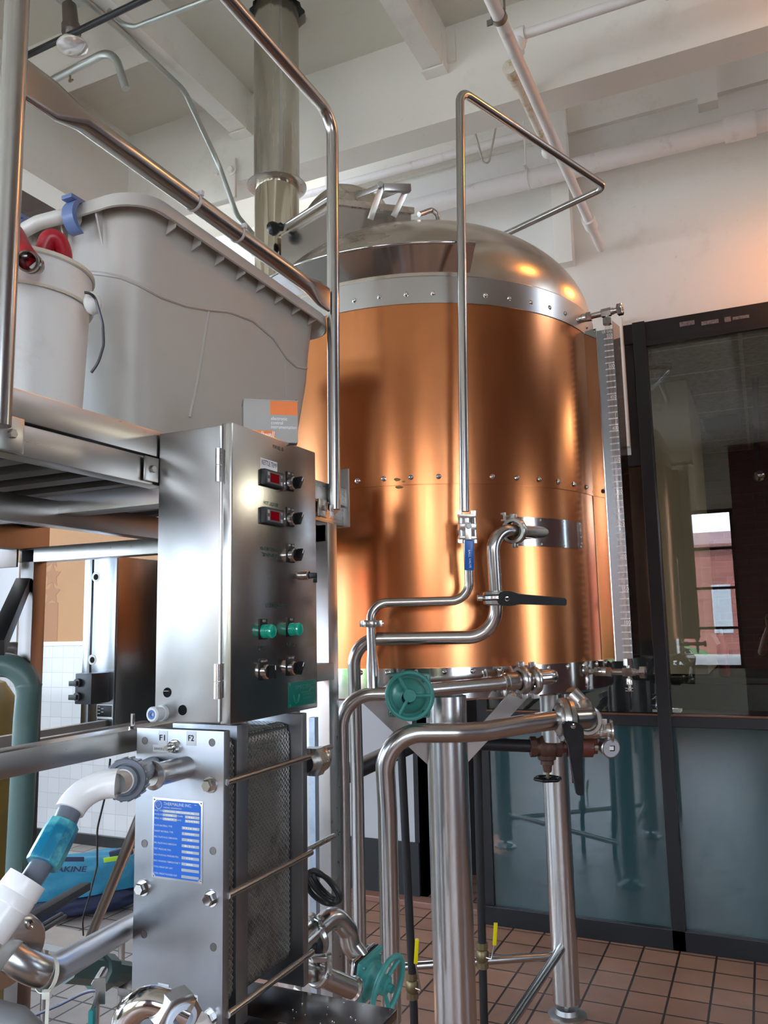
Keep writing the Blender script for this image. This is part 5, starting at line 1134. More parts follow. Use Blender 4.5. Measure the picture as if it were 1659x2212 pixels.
# pail
PC = Vector((-1.262, 1.075, 0)); zr_ = 2.292
pa = thing('plastic_pail', 'white plastic pail with a wire handle beside the grey tote', 'pail', (PC.x, PC.y, 1.999))
b = B(); rings(b, (PC.x, PC.y, 0), EZ, [(1.999, 0), (1.999, .112), (2.003, .118), (2.225, .127), (2.225, .131), (2.262, .1325), (2.262, .1295), (zr_-.006, .131), (zr_-.004, .1335), (zr_, .133), (zr_+.001, .128), (zr_-.004, .125), (2.02, .112), (2.02, 0)], 64); obj('body', b, PAIL, pa)
b = B(); rings(b, (PC.x, PC.y, 0), EZ, [(zr_-.008, .132), (zr_-.006, .1355), (zr_+.001, .1355), (zr_+.003, .131), (zr_-.001, .126)], 64)
rings(b, (PC.x, PC.y, 0), EZ, [(2.223, .1275), (2.221, .133), (2.224, .1345), (2.228, .1315)], 64); obj('rim', b, PAILR, pa)
ea = math.radians(-18); ed = Vector((math.cos(ea), math.sin(ea), 0)); e0 = Vector((PC.x, PC.y, 2.238))+ed*.133
hp = [e0, e0+ed*.004+Vector((0, 0, .0)), P(205, 640, d=depth(e0)), P(222, 700, d=depth(e0)), P(224, 745, d=depth(e0)-.01), P(212, 785, d=depth(e0)-.02), P(197, 805, d=depth(e0)-.02)]
hp[0] = P(183, 632, d=depth(e0)-.02); hp[1] = P(190, 632, d=depth(e0)-.02)
b = B(); tube(b, fillet(hp, .05, 6), .0026, 10); obj('wire_handle', b, mat('grey_wire', (.10, .10, .11), .4, .7), pa)
b = B(); q = P(200, 655, d=depth(e0)+.01); ball(b, q, .020, 18, (.7, .9, 1.1)); obj('handle_ear', b, PAIL, pa)
# red hose coiled in the pail
ho = thing('red_hose', 'thick red hose curling out of the white pail with a steel coupling on its end', 'hose', (PC.x, PC.y, 2.02))
D7 = 1.50
cA = P(66, 568, d=1.405)
b = B(); tube(b, fillet([cA+FW*.02, P(52, 545, d=1.43), P(30, 500, d=1.5), P(10, 520, d=1.56), P(0, 600, d=1.58), P(5, 700, d=1.58)], .05, 8), .0165, 20)
obj('hose_end', b, RED, ho)
b = B(); tube(b, fillet([P(50, 640, d=1.62), P(84, 565, d=1.58), P(112, 497, d=1.58), P(142, 545, d=1.60), P(118, 640, d=1.62), P(70, 700, d=1.62)], .055, 10), .0165, 20); tube(b, fillet([P(70, 650, d=1.66), P(102, 575, d=1.67), P(122, 546, d=1.67), P(130, 590, d=1.67), P(124, 650, d=1.67)], .03, 8), .0150, 18); tube(b, fillet([P(20, 640, d=1.62), P(30, 560, d=1.62), P(20, 480, d=1.64), P(-40, 470, d=1.64)], .04, 8), .0165, 18); obj('coil', b, RED, ho)
ca = (-FW+UP*-.12+RT*.10).normalized(); b = B(); rings(b, cA-ca*.012, ca, [(-.02, .014), (0, .015), (.004, .0185), (.012, .0185), (.014, .0165), (.020, .0185), (.030, .0185), (.032, .0155), (.010, .0125), (.002, .008), (.002, 0)], 32)
cq = cA-ca*.006; rings(b, cq-UP*.0, UP*-1, [(0, .001), (0, 0)], 4); obj('coupling', b, mat('dark_chrome', (.30, .27, .25), .25, 1), ho)
b = B(); q = P(53, 553, d=1.395); cyl(b, q-RT*.006, q+RT*.006, .0035, seg=10); obox(b, q, RT, UP, (.012, .004, .004)); obj('clamp_screw', b, STEEL, ho)

# ================================================================== LEFT SIDE: frame beam, PVC line, plumbing
fb = thing('skid_beam', 'stainless square beam running from the left edge to the heat exchanger', 'beam', (-1.17, .9, 1.38))
zA = P(296, 1574, X=-1.145).z; yA = P(298, 1574, X=-1.145).y; y0_ = P(-60, 1632, X=-1.145).y; zBm = P(296, 1622, X=-1.145).z
b = B(); box(b, (-1.195, y0_, zBm), (-1.145, YH+.16, zA), .002); obj('beam', b, mat('satin_beam', (.50, .48, .44), .3, 1, fn=brushed(.14, (.3, .1), (3, 30, 30), bumpf=0)), fb)
for (x, y) in ((-1.17, YH+.12),): b = B(); box(b, (x-.02, y-.02, 0), (x+.02, y+.02, zBm)); obj('leg', b, DULL, fb)
b = B(); q = Vector((-1.15, yA-.01, zA)); cyl(b, q, q+EZ*.03, .004, seg=10); hexnut(b, q, EZ, .007, .006); obj('bolt', b, POL, fb)
pv = thing('pvc_line', 'white and grey plastic pipe line with a big union nut at the heat exchanger', 'plastic pipe', P(200, 1700, d=1.2))
U0 = P(330, 1655, Y=YH)
U1, U2, U3 = P(279, 1681, d=1.245), P(262, 1687, d=1.235), P(238, 1694, d=1.21)
ux = (U3-U0).normalized()
b = B(); tube(b, [U0, U1], .018, 20); obj('port', b, PVCG, pv)
b = B(); n0_ = U2-ux*-.0; rings(b, U1+ux*.000, ux, [(-.008, .020), (-.006, .0300), (.026, .0310), (.030, .0295), (.030, .0235), (.026, .023), (.026, .0210), (.046, .0210), (.046, .0150)], 40)
u_, v_ = frame_of(ux)
for k in range(18): e = u_*math.cos(k*PI/9)+v_*math.sin(k*PI/9); obox(b, U1+ux*.010+e*.0308, ux, e.cross(ux), (.034, .0035, .003), .0006)
obj('union_nut', b, PVCG, pv, 30)
Wc = [U1+ux*.044, U1+ux*.060]; b = B(); tube(b, [U1+ux*.04, U1+ux*.052], .0172, 24); obj('ring', b, PVCW, pv)
b = B(); rings(b, U1+ux*.048, ux, [(0, .0160), (.02, .0150), (.05, .0150)], 24); obj('nipple', b, mat('stained_pvc', (.52, .44, .38), .35), pv)
E0, E1 = U1+ux*.082, P(150, 1752, d=1.13)
b = B(); tube(b, fillet([E0, P(180, 1692, d=1.160), E1], .055, 12), .0205, 28); obj('elbow', b, PVCW, pv)
dl_ = (P(118, 1845, d=1.09)-E1).normalized()
b = B(); tube(b, [E1-dl_*.005, P(136, 1786, d=1.115)], .0165, 24); obj('pipe', b, PVCG, pv)
C0, C1 = P(138, 1780, d=1.118), P(92, 1868, d=1.075); cd = (C1-C0); b = B(); rings(b, C0, cd, [(0, .0165), (0, .0215), (cd.length*.3, .0230), (cd.length*.95, .0235), (cd.length, .0225), (cd.length, .014)], 10); obj('coupling', b, TEAL, pv, 20)
b = B(); tube(b, [C1-cd.normalized()*.01, P(52, 1925, d=1.05)], .0150, 24); obj('pipe', b, PVCG, pv)
W0, W1 = P(60, 1898, d=1.055), P(-12, 2000, d=1.02); wd = W1-W0
b = B(); rings(b, W0, wd, [(.006, .0175), (0, .020), (0, .0262), (.018, .0272), (.020, .0262), (.024, .0272), (.034, .0272), (.036, .0255), (wd.length*.55, .0255), (wd.length*1.2, .0245)], 40); obj('wide_pipe', b, PVCW, pv)
b = B(); tube(b, [P(-10, 1988, d=1.02), P(-50, 2060, d=1.0)], .015, 20); obj('pipe', b, mat('stained_pvc', (.5, .45, .4), .4), pv)

pp = thing('suction_pipe', 'curved stainless pipe with a round flange at the lower left edge', 'pipe', P(100, 2100, d=1.15))
A0, A1, A2 = P(26, 2066, d=1.12), P(88, 2112, d=1.12), P(350, 1962, d=1.90)
b = B(); tube(b, fillet([A0, A1+Vector((0, 0, -.0)), A2], .085, 14), .0212, 32); obj('pipe', b, mat('worn_steel_tube', (.50, .50, .50), .27, 1, fn=brushed(.10, (.28, .02), (5, 5, 5), bumpf=0)), pp)
fx = (A1-A0).normalized(); fx = (RT*.75-FW*.58-UP*.2).normalized()
b = B(); rings(b, A0-fx*.004, fx, [(-.016, .050), (-.014, .052), (-.002, .052), (0, .050), (.001, .040), (.003, .0215)], 44, True); obj('flange', b, STEEL, pp)
for t in (1.1, 2.6, 4.2, 5.6):
    u_, v_ = frame_of(fx); e = u_*math.cos(t)+v_*math.sin(t); b = B(); rings(b, A0-fx*.003+e*.043, fx, [(0, .006), (.005, .0055), (.005, .003), (.003, .003), (.003, 0)], 14); obj('bolt', b, POL, pp)
zt = thing('white_zip_tie', 'long white nylon zip tie hanging from the curved pipe at lower left', 'zip tie', P(100, 2100, d=1.08))
b = B(); q = P(100, 2105, d=1.145); ud = (P(150, 2100, d=1.15)-P(60, 2100, d=1.10)).normalized(); rings(b, q-ud*.003, ud, [(0, .0222), (0, .0234), (.006, .0234), (.006, .0222)], 30); obox(b, P(101, 2148, d=1.105), RT, UP, (.011, .010, .008), .001); obox(b, P(102, 2185, d=1.105), RT, P(103, 2230, d=1.10)-P(101, 2150, d=1.105), (.0048, .055, .0016)); obj('strap', b, NYL, zt)
# black fork bar and thin rods
fk = thing('black_bar', 'black box section bar lying slanted at the lower left', 'metal bar', P(100, 1970, d=1.4))
p, q = P(-20, 2035, d=1.10), P(184, 1915, d=1.55); b = B(); d_ = q-p; obox(b, (p+q)/2, d_, d_.cross(EZ).cross(d_)*-1, (d_.length, .014, .021), .002); obj('bar', b, mat('scuffed_black', (.008, .009, .012), .6, 0, spec=.3, fn=dirty((.03, .03, .03), .6, .75, 14, .8, .2)), fk)
for k in (0, 1):
    p, q = P(30+k*10, 2035+k*6, d=1.5), P(132+k*8, 1975+k*5, d=1.85); b = B(); cyl(b, p, q, .0052, seg=12); tag(obj('thin_rod', b, IRON), 'thin dark rod under the slanted black bar', 'rod', 'thin rods under the black bar')
tr_ = thing('floor_tray', 'grey steel tray with a leaning tube on the tiled floor at left', 'tray', P(150, 2040, Z=.42))
zz = .46; c4 = [P(50, 2027, Z=zz), P(215, 2062, Z=zz), P(270, 2030, Z=zz), P(96, 1996, Z=zz)]
b = B(); prism(b, c4, (0, 0, -.006)); prism(b, [c4[0], c4[1], c4[1]-EZ*.022, c4[0]-EZ*.022], (0, -.003, 0)); obj('tray', b, DULL, tr_)
for k in range(4): b = B(); c = c4[k].lerp((c4[0]+c4[2])/2, .06); cyl(b, (c.x, c.y, 0), (c.x, c.y, zz-.006), .012, seg=12); obj('leg', b, DULL, tr_)
b = B(); p, q = P(186, 2045, Z=zz), P(330, 1700, d=2.2); cyl(b, p, q, .0165, seg=20); obj('leaning_tube', b, mat('dark_tube', (.24, .22, .21), .3, 1), tr_)
b = B(); tube(b, fillet([P(238, 1640, d=1.75), P(232, 1700, d=1.78), P(210, 1790, d=1.8), P(210, 1870, d=1.9), P(195, 1930, d=2.0), P(178, 1985, d=2.0), P(180, 2020, d=2.05)], .08, 6), .0022, 8); tag(obj('thin_cable', b, RUB), 'thin dark cable hanging down behind the plastic pipe', 'cable')
b = B(); tube(b, fillet([P(60, 2200, d=1.9), P(130, 2170, d=1.9), P(185, 2142, d=1.9), P(230, 2138, d=1.85)], .1, 6), .0035, 8); tag(obj('floor_cable', b, mat('navy_cable', (.02, .025, .06), .4)), 'dark blue cable crossing the floor below the curved pipe', 'cable')
b = B(); cyl(b, P(740, 1676, d=4.1), P(935, 1586, d=4.25), .047, seg=20); tag(obj('black_duct', b, IRON), 'thick black pipe slanting behind the vertical pipes under the kettle', 'pipe')
# green painted valve and pipe behind
gp = thing('green_ball_valve', 'green painted pipe valve with a teal gripped lever at lower left', 'valve', P(215, 2110, d=1.45))
b = B(); rings(b, P(140, 2088, d=1.60), P(330, 2112, d=1.95)-P(140, 2088, d=1.60), [(0, .030), (.13, .030), (.133, .036), (.18, .036), (.183, .027), (.27, .027)], 10, True); obj('body', b, PVCN, gp)
b = B(); cyl(b, P(255, 2102, d=1.80), P(340, 2112, d=1.96), .019); obj('nipple', b, GALV, gp)
b = B(); p = P(212, 2118, d=1.44); cyl(b, p+FW*.03, p-FW*.008, .008); hexnut(b, p-FW*.006, -FW, .009, .006); obox(b, P(217, 2140, d=1.392), RT, UP, (.017, .045, .003)); p_, q_ = P(213, 2152, d=1.392), P(203, 2178, d=1.375); obox(b, (p_+q_)/2, q_-p_, RT, ((q_-p_).length+.01, .003, .018)); lv = obj('lever', b, STEEL, gp)
b = B(); p_, q_ = P(200, 2178, d=1.37), P(199, 2240, d=1.365); obox(b, (p_+q_)/2, q_-p_, RT, ((q_-p_).length, .009, .019), .002); obj('teal_grip', b, mat('teal_vinyl', (.0, .16, .16), .35), lv)
b = B(); tube(b, fillet([P(-30, 1436, d=2.7), P(67, 1436, d=2.7), P(56, 1560, d=2.7), P(30, 2080, d=2.62)], [.09, .2], 10), .040, 26); rings(b, P(62, 1480, d=2.7), EZ, [(-.004, .0405), (-.004, .042), (.004, .042), (.004, .0405)], 24); tag(obj('green_painted_pipe', b, PVCN), 'thick dark green plastic pipe with an elbow at the left edge', 'pipe')
b = B(); tube(b, fillet([P(-20, 1402, d=2.9), P(56, 1399, d=2.9), P(55, 1450, d=2.9)], .04, 8), .022, 18); tag(obj('brown_pipe_elbow', b, mat('dark_brown_pipe', (.035, .025, .02), .5)), 'thin dark brown pipe elbow above the thick green pipe', 'pipe')
b = B(); q = P(30, 1700, d=3.3); R_ = .25; cxy = q-RT*(R_-.0)*1.0; zt_ = P(10, 1455, d=3.3).z
rings(b, (cxy.x, cxy.y, 0), EZ, [(.0, R_*.9), (.03, R_), (zt_-.22, R_), (zt_-.12, R_*.93), (zt_-.04, R_*.72), (zt_, R_*.3), (zt_, 0)], 48); tag(obj('mustard_pressure_tank', b, MUST), 'mustard yellow round topped tank cut by the left edge', 'tank')
b = B(); p, q = P(-60, 1395, Y=4.87), P(44, 1215, Y=4.87); box(b, (p.x, 4.86, p.z), (q.x, 4.885, q.z)); tag(obj('white_wall_panel', b, mat('panel_white', (.50, .52, .55), .5)), 'pale panel on the wall behind the platform leg at left', 'panel')
# second cabinet
ZC2 = P(215, 1204, Y=2.6); xa, xb = P(182, 1300, Y=2.6).x, P(250, 1300, Y=2.6).x
c2 = thing('wall_cabinet', 'tall dark stainless cabinet behind the control panel with a grey plug box', 'cabinet', (xa, 2.6, 1.0))
zbot = 1.19
b = B(); box(b, (xa+.012, 2.61, zbot), (xb, 3.25, ZC2.z), .004); obj('body', b, mat('cabinet_steel', (.36, .33, .31), .22, 1, fn=brushed(.2, (.22, .1), (30, 30, 1.2), bumpf=.04)), c2)
b = B(); box(b, (xa, 2.598, zbot), (xa+.04, 2.612, ZC2.z), .002); box(b, (xa+.052, 2.598, zbot), (xb+.002, 2.612, ZC2.z), .002); obj('front_panel', b, mat('bluish_steel', (.36, .38, .42), .22, 1, fn=brushed(.2, (.22, .1), (30, 30, 1.2), bumpf=.04)), c2)
for x_ in (xb-.05, -2.29):
    b = B(); box(b, (x_, 2.055, 1.20), (x_+.03, 2.62, 1.24)); obj('bracket_arm', b, DULL, c2)
for px, py in ((207, 1246), (199, 1425)):
    q = P(px, py, Y=2.598); b = B(); rings(b, (q.x, 2.5975, q.z), (0, -1, 0), [(0, .021), (.0006, .021), (.0006, 0)], 24); obj('rubbed_ring', b, mat('rubbed_steel', (.42, .40, .36), .5, .6), c2)
    b = B(); rings(b, (q.x+.002, 2.5965, q.z-.001), (0, -1, 0), [(0, .0125), (.0006, .0125), (.0006, 0)], 24); obj('knockout_hole', b, BPRINT, c2)
p, q = P(163, 1455, Y=2.50), P(196, 1522, Y=2.50)
b = B(); box(b, (p.x, 2.50, q.z), (q.x, 2.6, p.z), .003); pbx = obj('plug_box', b, DGREY, c2)
for zz in (.70, .25):
    z_ = q.z+(p.z-q.z)*zz; b = B(); cyl(b, (p.x+.022, 2.5, z_), (p.x+.022, 2.485, z_), .017, seg=20); box(b, (p.x-.010, 2.475, z_-.012), (p.x+.030, 2.490, z_+.008), .002); obj('plug_cover', b, DGREY, pbx)
for y0, y1 in ((1523, 1549), (1552, 1580)):
    p, q = P(211, y0, Y=2.598), P(242, y1, Y=2.598); b = B(); box(b, (p.x-.003, 2.5965, q.z-.003), (q.x+.003, 2.5975, p.z+.003)); o = obj('rating_plate', b, STEEL, c2); b = B(); box(b, (p.x, 2.5955, q.z), (q.x, 2.5965, p.z), .001); o2 = obj('black_field', b, BLACK, o)
    b = B()
    for k in range(5): box(b, (p.x+.004+(k % 2)*.018, 2.5948, p.z-.006-k*.0065), (p.x+.016+(k % 2)*.018, 2.5955, p.z-.009-k*.0065))
    obj('print', b, mat('faint_print', (.35, .33, .3), .5), o2)
# galvanised upright behind heat exchanger
b = B(); p, q = P(668, 1700, d=2.1), P(684, 1700, d=2.1); zt_ = P(676, 1552, d=2.1).z; box(b, (p.x, p.y, 0), (q.x, p.y+.02, zt_)); tag(obj('galvanised_upright', b, mat('galv_spangle', (.40, .46, .54), .4, .8, fn=dirty((.3, .34, .4), .45, .6, 40, .6, .02))), 'narrow galvanised upright just behind the heat exchanger end plate', 'upright')

# ================================================================== BAG
bg_ = thing('duffel_bag', 'bright blue and navy duffel bag lying on the floor at left', 'bag', P(180, 1900, Z=.02))
bc = P(172, 1905, Z=.16); bd = (P(262, 1880, Z=.1)-P(85, 1905, Z=.1)); bd.z = 0; bd.normalize(); bn_ = Vector((-bd.y, bd.x, 0))
def blob(c, sx, sy, sz, m_, nm, zlo=-9, zhi=9, seed=1, amp=.05):
    b = B(); bmesh.ops.create_icosphere(b, subdivisions=5, radius=1)
    for v in b.verts:
        x, y, z = v.co; f = lambda t, e: math.copysign(abs(t)**e, t)
        x, y, z = f(x, .62), f(y, .7), f(z, .75); w = 1+amp*(math.sin(x*7+seed)*math.cos(z*9+seed*2)+.6*math.sin(y*11+x*5))
        z2 = max(zlo, min(zhi, z*sz*w))
        v.co = c+bd*(x*sx*w)+bn_*(y*sy*w)+EZ*z2
    return obj(nm, b, m_, bg_, 60)
blob(bc, .345, .17, .150, BAGB, 'body', zlo=-.035, amp=.045)
blob(bc-EZ*.085, .352, .178, .075, NAVY, 'navy_base', zhi=.05, seed=2, amp=.03)
ft = bc-bn_*.176
text('DAKINE', P(145, 1878, d=depth(ft)-.03), RT, UP, .030, NAVY, bg_, w=.215, bold=.03, shear=.2)
b = B(); q = P(145, 1856, d=depth(ft)-.02); obox(b, q, RT, UP, (.19, .026, .004), .002); obox(b, P(262, 1842, d=depth(ft)-.0), RT+UP*.25, UP, (.13, .045, .02), .004); obj('zip_pocket', b, NAVY, bg_)
b = B(); obox(b, P(247, 1855, d=depth(ft)-.03), RT+UP*.15, UP, (.12, .026, .006), .002); obj('lime_strap', b, LIME, bg_)
b = B(); c4 = [P(60, 1975, Z=.004), P(250, 1925, Z=.004), P(300, 1830, Z=.004), P(60, 1860, Z=.004)]; prism(b, c4, (0, 0, .012)); tag(obj('floor_board', b, mat('plywood', (.36, .22, .14), .6, fn=dirty((.25, .14, .09), .5, .8, 5, .5, .05))), 'light brown board on the floor under the blue bag', 'board')

# ================================================================== LOWER CENTRE PLUMBING
cp_ = thing('pump_outlet_pipe', 'stainless pump elbow with a green handwheel valve above the dark bench', 'pipe', P(740, 2050, d=1.9))
DP = 1.93
b = B(); tube(b, fillet([P(640, 2045, d=DP-.12), P(722, 1975, d=DP-.02), P(752, 2010, d=DP), P(757, 2040, d=DP), P(800, 2098, d=DP)], [.045, .03, .03], 10), .0235, 28); obj('pipe', b, TUBE, cp_)
b = B(); clamp(b, P(680, 2022, d=DP-.06), P(722, 1985, d=DP-.02)-P(640, 2045, d=DP-.10), .030, .018, True, side=UP); obj('clamp', b, STEEL, cp_)
ax = (RT*.86-FW*.50+UP*-.12).normalized(); fc_ = P(782, 2105, d=DP)
sd = ax.cross(UP).normalized(); vv = sd.cross(ax).normalized()
b = B(); obox(b, fc_, ax, vv, (.012, .115, .10), .008); obj('flange_plate', b, POL, cp_)
b = B(); obox(b, fc_+ax*.008, ax, vv, (.004, .112, .098), .002); obj('gasket', b, RUB, cp_)
b = B(); obox(b, fc_+ax*.017, ax, vv, (.014, .115, .10), .006); rings(b, fc_+ax*.02, ax, [(0, .045), (.012, .042), (.022, .030), (.028, .018), (.030, .022), (.050, .022), (.052, .010), (.065, .010)], 30); obj('valve_bonnet', b, mat('teal_valve_paint', (.06, .30, .28), .4, fn=dirty((.03, .15, .14), .5, .8, 16, .5, .15)), cp_)
b = B(); wheel(b, fc_+ax*.072, ax, .068, .0068, 3, .18, .9, .012, .012, upv=1); obj('handwheel', b, MATS['teal_valve_paint'], cp_)
for sx in (-1, 1):
    for sy in (-1, 1): b = B(); q = fc_-ax*.006+vv*sx*.044+sd*sy*.037; hexnut(b, q, -ax, .009, .008); cyl(b, q, q+ax*.034, .004, seg=8); obj('bolt', b, POL, cp_)
op = thing('open_pipe_end', 'short stainless pipe with an open ferrule end lying above the bench', 'pipe', P(710, 2120, d=1.82))
p, q = P(640, 2085, d=1.75), P(765, 2137, d=1.84); dd = (q-p).normalized()
b = B(); tube(b, [p, q], .0225, 28, cap=False); rings(b, q, dd, [(-.008, .0225), (-.004, .0275), (.001, .0275), (.001, .0205), (-.05, .0205), (-.05, 0)], 32); obj('pipe', b, TUBE, op)
b = B(); s = P(690, 2098, d=1.77); clamp(b, s, dd, .024, .014, False); obox(b, s+UP*.028, RT, UP, (.035, .014, .014), .003); obox(b, s+UP*.022+RT*.02, RT, UP, (.014, .032, .012), .003); obj('wing_clamp', b, STEEL, op)
b = B(); rings(b, P(688, 2040, d=1.86), RT-FW*.1, [(-.02, .026), (0, .026), (.002, .033), (.010, .033), (.012, .026)], 30, True); tag(obj('black_pipe_collar', b, DGREY), 'dark collar joint right of the heat exchanger end plate', 'collar')
def loop(cpx, cpy, rx, ry, tilt, dd, r=.0045):
    pts = []
    for i in range(33):
        t = 2*PI*i/32; x, y = rx*math.cos(t), ry*math.sin(t); pts.append(P(cpx+x*math.cos(tilt)-y*math.sin(tilt), cpy+x*math.sin(tilt)+y*math.cos(tilt), d=dd+.012*math.sin(t*2)))
    return pts
b = B()
for k, (a_, c_, rx, ry, tl) in enumerate(((700, 1915, 45, 17, .75), (697, 1920, 42, 24, .7), (703, 1912, 42, 11, .85))): tube(b, loop(a_, c_, rx, ry, tl, 1.86+.01*k), .0058, 10, cap=False)
ck = obj('coiled_cable', b, RUB); tag(ck, 'black cable coil hanging right of the heat exchanger', 'cable')
# big elbow with hex nut at the bottom edge
be = thing('sample_elbow', 'stainless bent pipe with a big hex nut and white gasket at the bottom edge', 'pipe', P(330, 2190, d=1.1))
b = B(); tube(b, fillet([P(262, 2290, d=1.08), P(275, 2190, d=1.08), P(315, 2158, d=1.08), P(385, 2178, d=1.08), P(410, 2190, d=1.08)], [.03, .03, .03], 10), .0195, 28); obj('bend', b, POL, be)
na = (P(398, 2192, d=1.065)-P(345, 2165, d=1.085)).normalized(); na = (na*.6+RT*.2-FW*.55).normalized()
b = B(); rings(b, P(372, 2182, d=1.085)-na*.004, na, [(0, .026), (.002, .0325), (.026, .0325), (.028, .029), (.028, .022), (.01, .022)], 6); obj('hex_nut', b, STEEL, be)
b = B(); rings(b, P(372, 2182, d=1.085)+na*.012, na, [(0, .0215), (.016, .0215), (.018, .015), (.010, .0145), (.010, 0)], 30); obj('gasket', b, ZINC, be)
b = B(); rings(b, P(420, 2222, d=1.12), (0, 0, 1), [(-.02, .028), (.0, .026), (.014, .018), (.018, 0)], 24); obj('dome_cap', b, PVCW, be)
b = B(); p = P(-20, 2225, d=1.0); tube(b, [P(-40, 2195, d=1.02), P(30, 2212, d=1.02), P(80, 2260, d=1.02)], .022, 20); tag(obj('ribbed_grey_hose', b, mat('hose_grey', (.18, .19, .20), .5)), 'grey ribbed hose at the bottom left corner', 'hose')

# ================================================================== CEILING SERVICES
def pipe_thing(name, label, cat, pts, r, m_, fil=.05, group=None, seg=20):
    b = B(); tube(b, fillet([Vector(p) for p in pts], fil, 8) if len(pts) > 2 else pts, r, seg); return tag(obj(name, b, m_), label, cat, group)
yb_ = 4.30; q = P(1250, 365, Y=yb_); zz = (P(1548, 276, Y=yb_).z+P(950, 445, Y=yb_).z)/2
wp = thing('white_waste_pipe', 'thick white painted pipe along the wall under the big beam', 'pipe', (-.8, yb_, zz))
b = B(); cyl(b, (-2.9, yb_, zz), (3.3, yb_, zz), .054, seg=32); obj('pipe', b, WPIPE, wp)
k = P(1598, 270, Y=yb_-.05); b = B(); rings(b, (k.x-.075, yb_, zz), EX, [(0, .054), (0, .066), (.15, .066), (.15, .054)], 32); obj('coupling', b, WPIPE, wp)
k = P(1135, 390, Y=yb_-.05); b = B(); rings(b, (k.x-.012, yb_, zz), EX, [(0, .054), (0, .058), (.024, .058), (.024, .054)], 32); obox(b, (k.x+.0, yb_-.02, zz+.068), EX, EZ, (.016, .006, .06)); cyl(b, (k.x, yb_-.02, zz+.08), (k.x, yb_-.02, 4.62), .005, seg=8); obj('hanger', b, WPIPE, wp)
zz2 = P(985, 332, Y=4.36).z; b = B(); cyl(b, (-2.9, 4.36, zz2), (P(1128, 290, Y=4.36).x, 4.36, zz2+.0), .026, seg=20); tag(obj('white_sprinkler_branch', b, WPIPE), 'thin white painted pipe just above the thick wall pipe', 'pipe')
zd = 3.647; sp = thing('sprinkler_pipe', 'white painted sprinkler pipe running from the ceiling front to the wall', 'pipe', P(1150, 200, Z=zd))
b = B(); xs_ = P(1150, 200, Z=zd).x; tube(b, [(xs_, 1.0, zd), (xs_, 4.40, zd)], .0225, 22); obj('pipe', b, WPIPE, sp)
b = B(); q = P(1252, 445, Y=3.95); rings(b, (xs_, 4.02, zd), EY, [(0, .0225), (0, .034), (.10, .034), (.10, .0225)], 22); obj('coupling', b, WPIPE, sp)
b = B(); q = P(1068, 40, Z=zd); rings(b, (xs_, q.y-.01, zd), EY, [(0, .0235), (0, .027), (.022, .027), (.022, .0235)], 24); obox(b, (xs_-.033, q.y, zd-.01), EX, EZ, (.02, .02, .006)); cyl(b, (xs_+.02, q.y, zd+.02), (xs_+.02, q.y, 4.17), .004, seg=8); obj('ring_hanger', b, mat('weathered_clamp', (.25, .22, .19), .45, .8), sp)
zb2_ = 3.78; q = P(1120, 78, Z=zb2_); b = B()
tube(b, [(q.x, q.y, zb2_), (3.2, q.y, zb2_)], .018, 18); rings(b, (q.x-.01, q.y, zb2_), EX, [(0, .019), (0, .030), (.035, .030), (.035, .019)], 20, True); rings(b, (q.x, q.y, zb2_-.002), -EZ, [(0, .026), (.04, .026), (.05, .020), (.07, .020)], 20, True)
obj('branch', b, WPIPE, sp)
q1_, q2_ = P(1104, 150, Z=3.74), P(1178, 325, Z=3.74)
b = B(); tube(b, [(q1_.x, q1_.y, 3.74), (q1_.x+.0, q2_.y, 3.74)], .0185, 18); rings(b, (q1_.x, q1_.y-.02, 3.74), EY, [(0, .02), (0, .030), (.12, .028), (.12, .02)], 20, True); obj('lower_branch', b, mat('rust_stained_paint', (.66, .60, .50), .5, fn=dirty((.42, .26, .08), .50, .62, 14, .8, .2)), sp)
b = B(); q = P(1182, 328, Z=3.72); ball(b, q, .026, 16, (1, 1, 1.2)); obj('sprinkler_head', b, WPIPE, sp)
b = B(); tube(b, fillet([P(1026, 286, Y=4.1), P(1044, 352, Y=4.1), P(1056, 352, Y=4.1), P(1071, 276, Y=4.1)], .05, 8), .0055, 10); tag(obj('hanging_wire', b, mat('old_wire', (.45, .40, .33), .6)), 'v shaped wire loop hanging below the beam', 'wire')
b = B(); q = P(1218, 470, Y=4.40); 
# gray conduits at left
pipe_thing('grey_conduit', 'grey metal conduit running under the left joist and down behind the flue', 'conduit', [P(150, -30, Z=3.947), P(252, 58, Z=3.947), P(398, 196, Z=3.93), P(470, 350, Y=2.9), P(512, 466, Y=2.96), P(545, 505, Y=2.9)], .0125, GALV, .12)
pipe_thing('thin_conduit', 'thin grey conduit curving off the left joist to the top edge', 'conduit', [P(235, 22, Z=3.93), P(262, 52, Z=3.92), P(292, 58, Z=3.9), P(440, 2, Z=3.9), P(520, -30, Z=3.9)], .0095, GALV, .06)
pipe_thing('hooked_conduit', 'grey conduit hook with an open end hanging below the blocking', 'conduit', [P(60, 205, Z=3.85), P(110, 175, Z=3.85), P(245, 105, Z=3.85), P(272, 192, Y=P(245, 105, Z=3.85).y+.02)], .0150, GALV, .10)
pipe_thing('black_rod', 'black rod crossing in front of the ceiling lamp at upper left', 'rod', [P(20, 138, Z=3.9), P(330, -10, Z=3.9)], .0125, mat('glossy_black_rod', (.012, .012, .013), .25))
pipe_thing('side_conduit', 'grey conduit sloping below the side beam at the left', 'conduit', [P(-10, 345, Y=3.6), P(150, 432, Y=3.9)], .018, GALV)
b = B(); box(b, (-6.9, 3.10, 3.96), (-2.99, 3.42, 4.165)); tag(obj('dark_timber', b, WOODD), 'rough dark timber under the ceiling behind the tote at the left edge', 'timber')
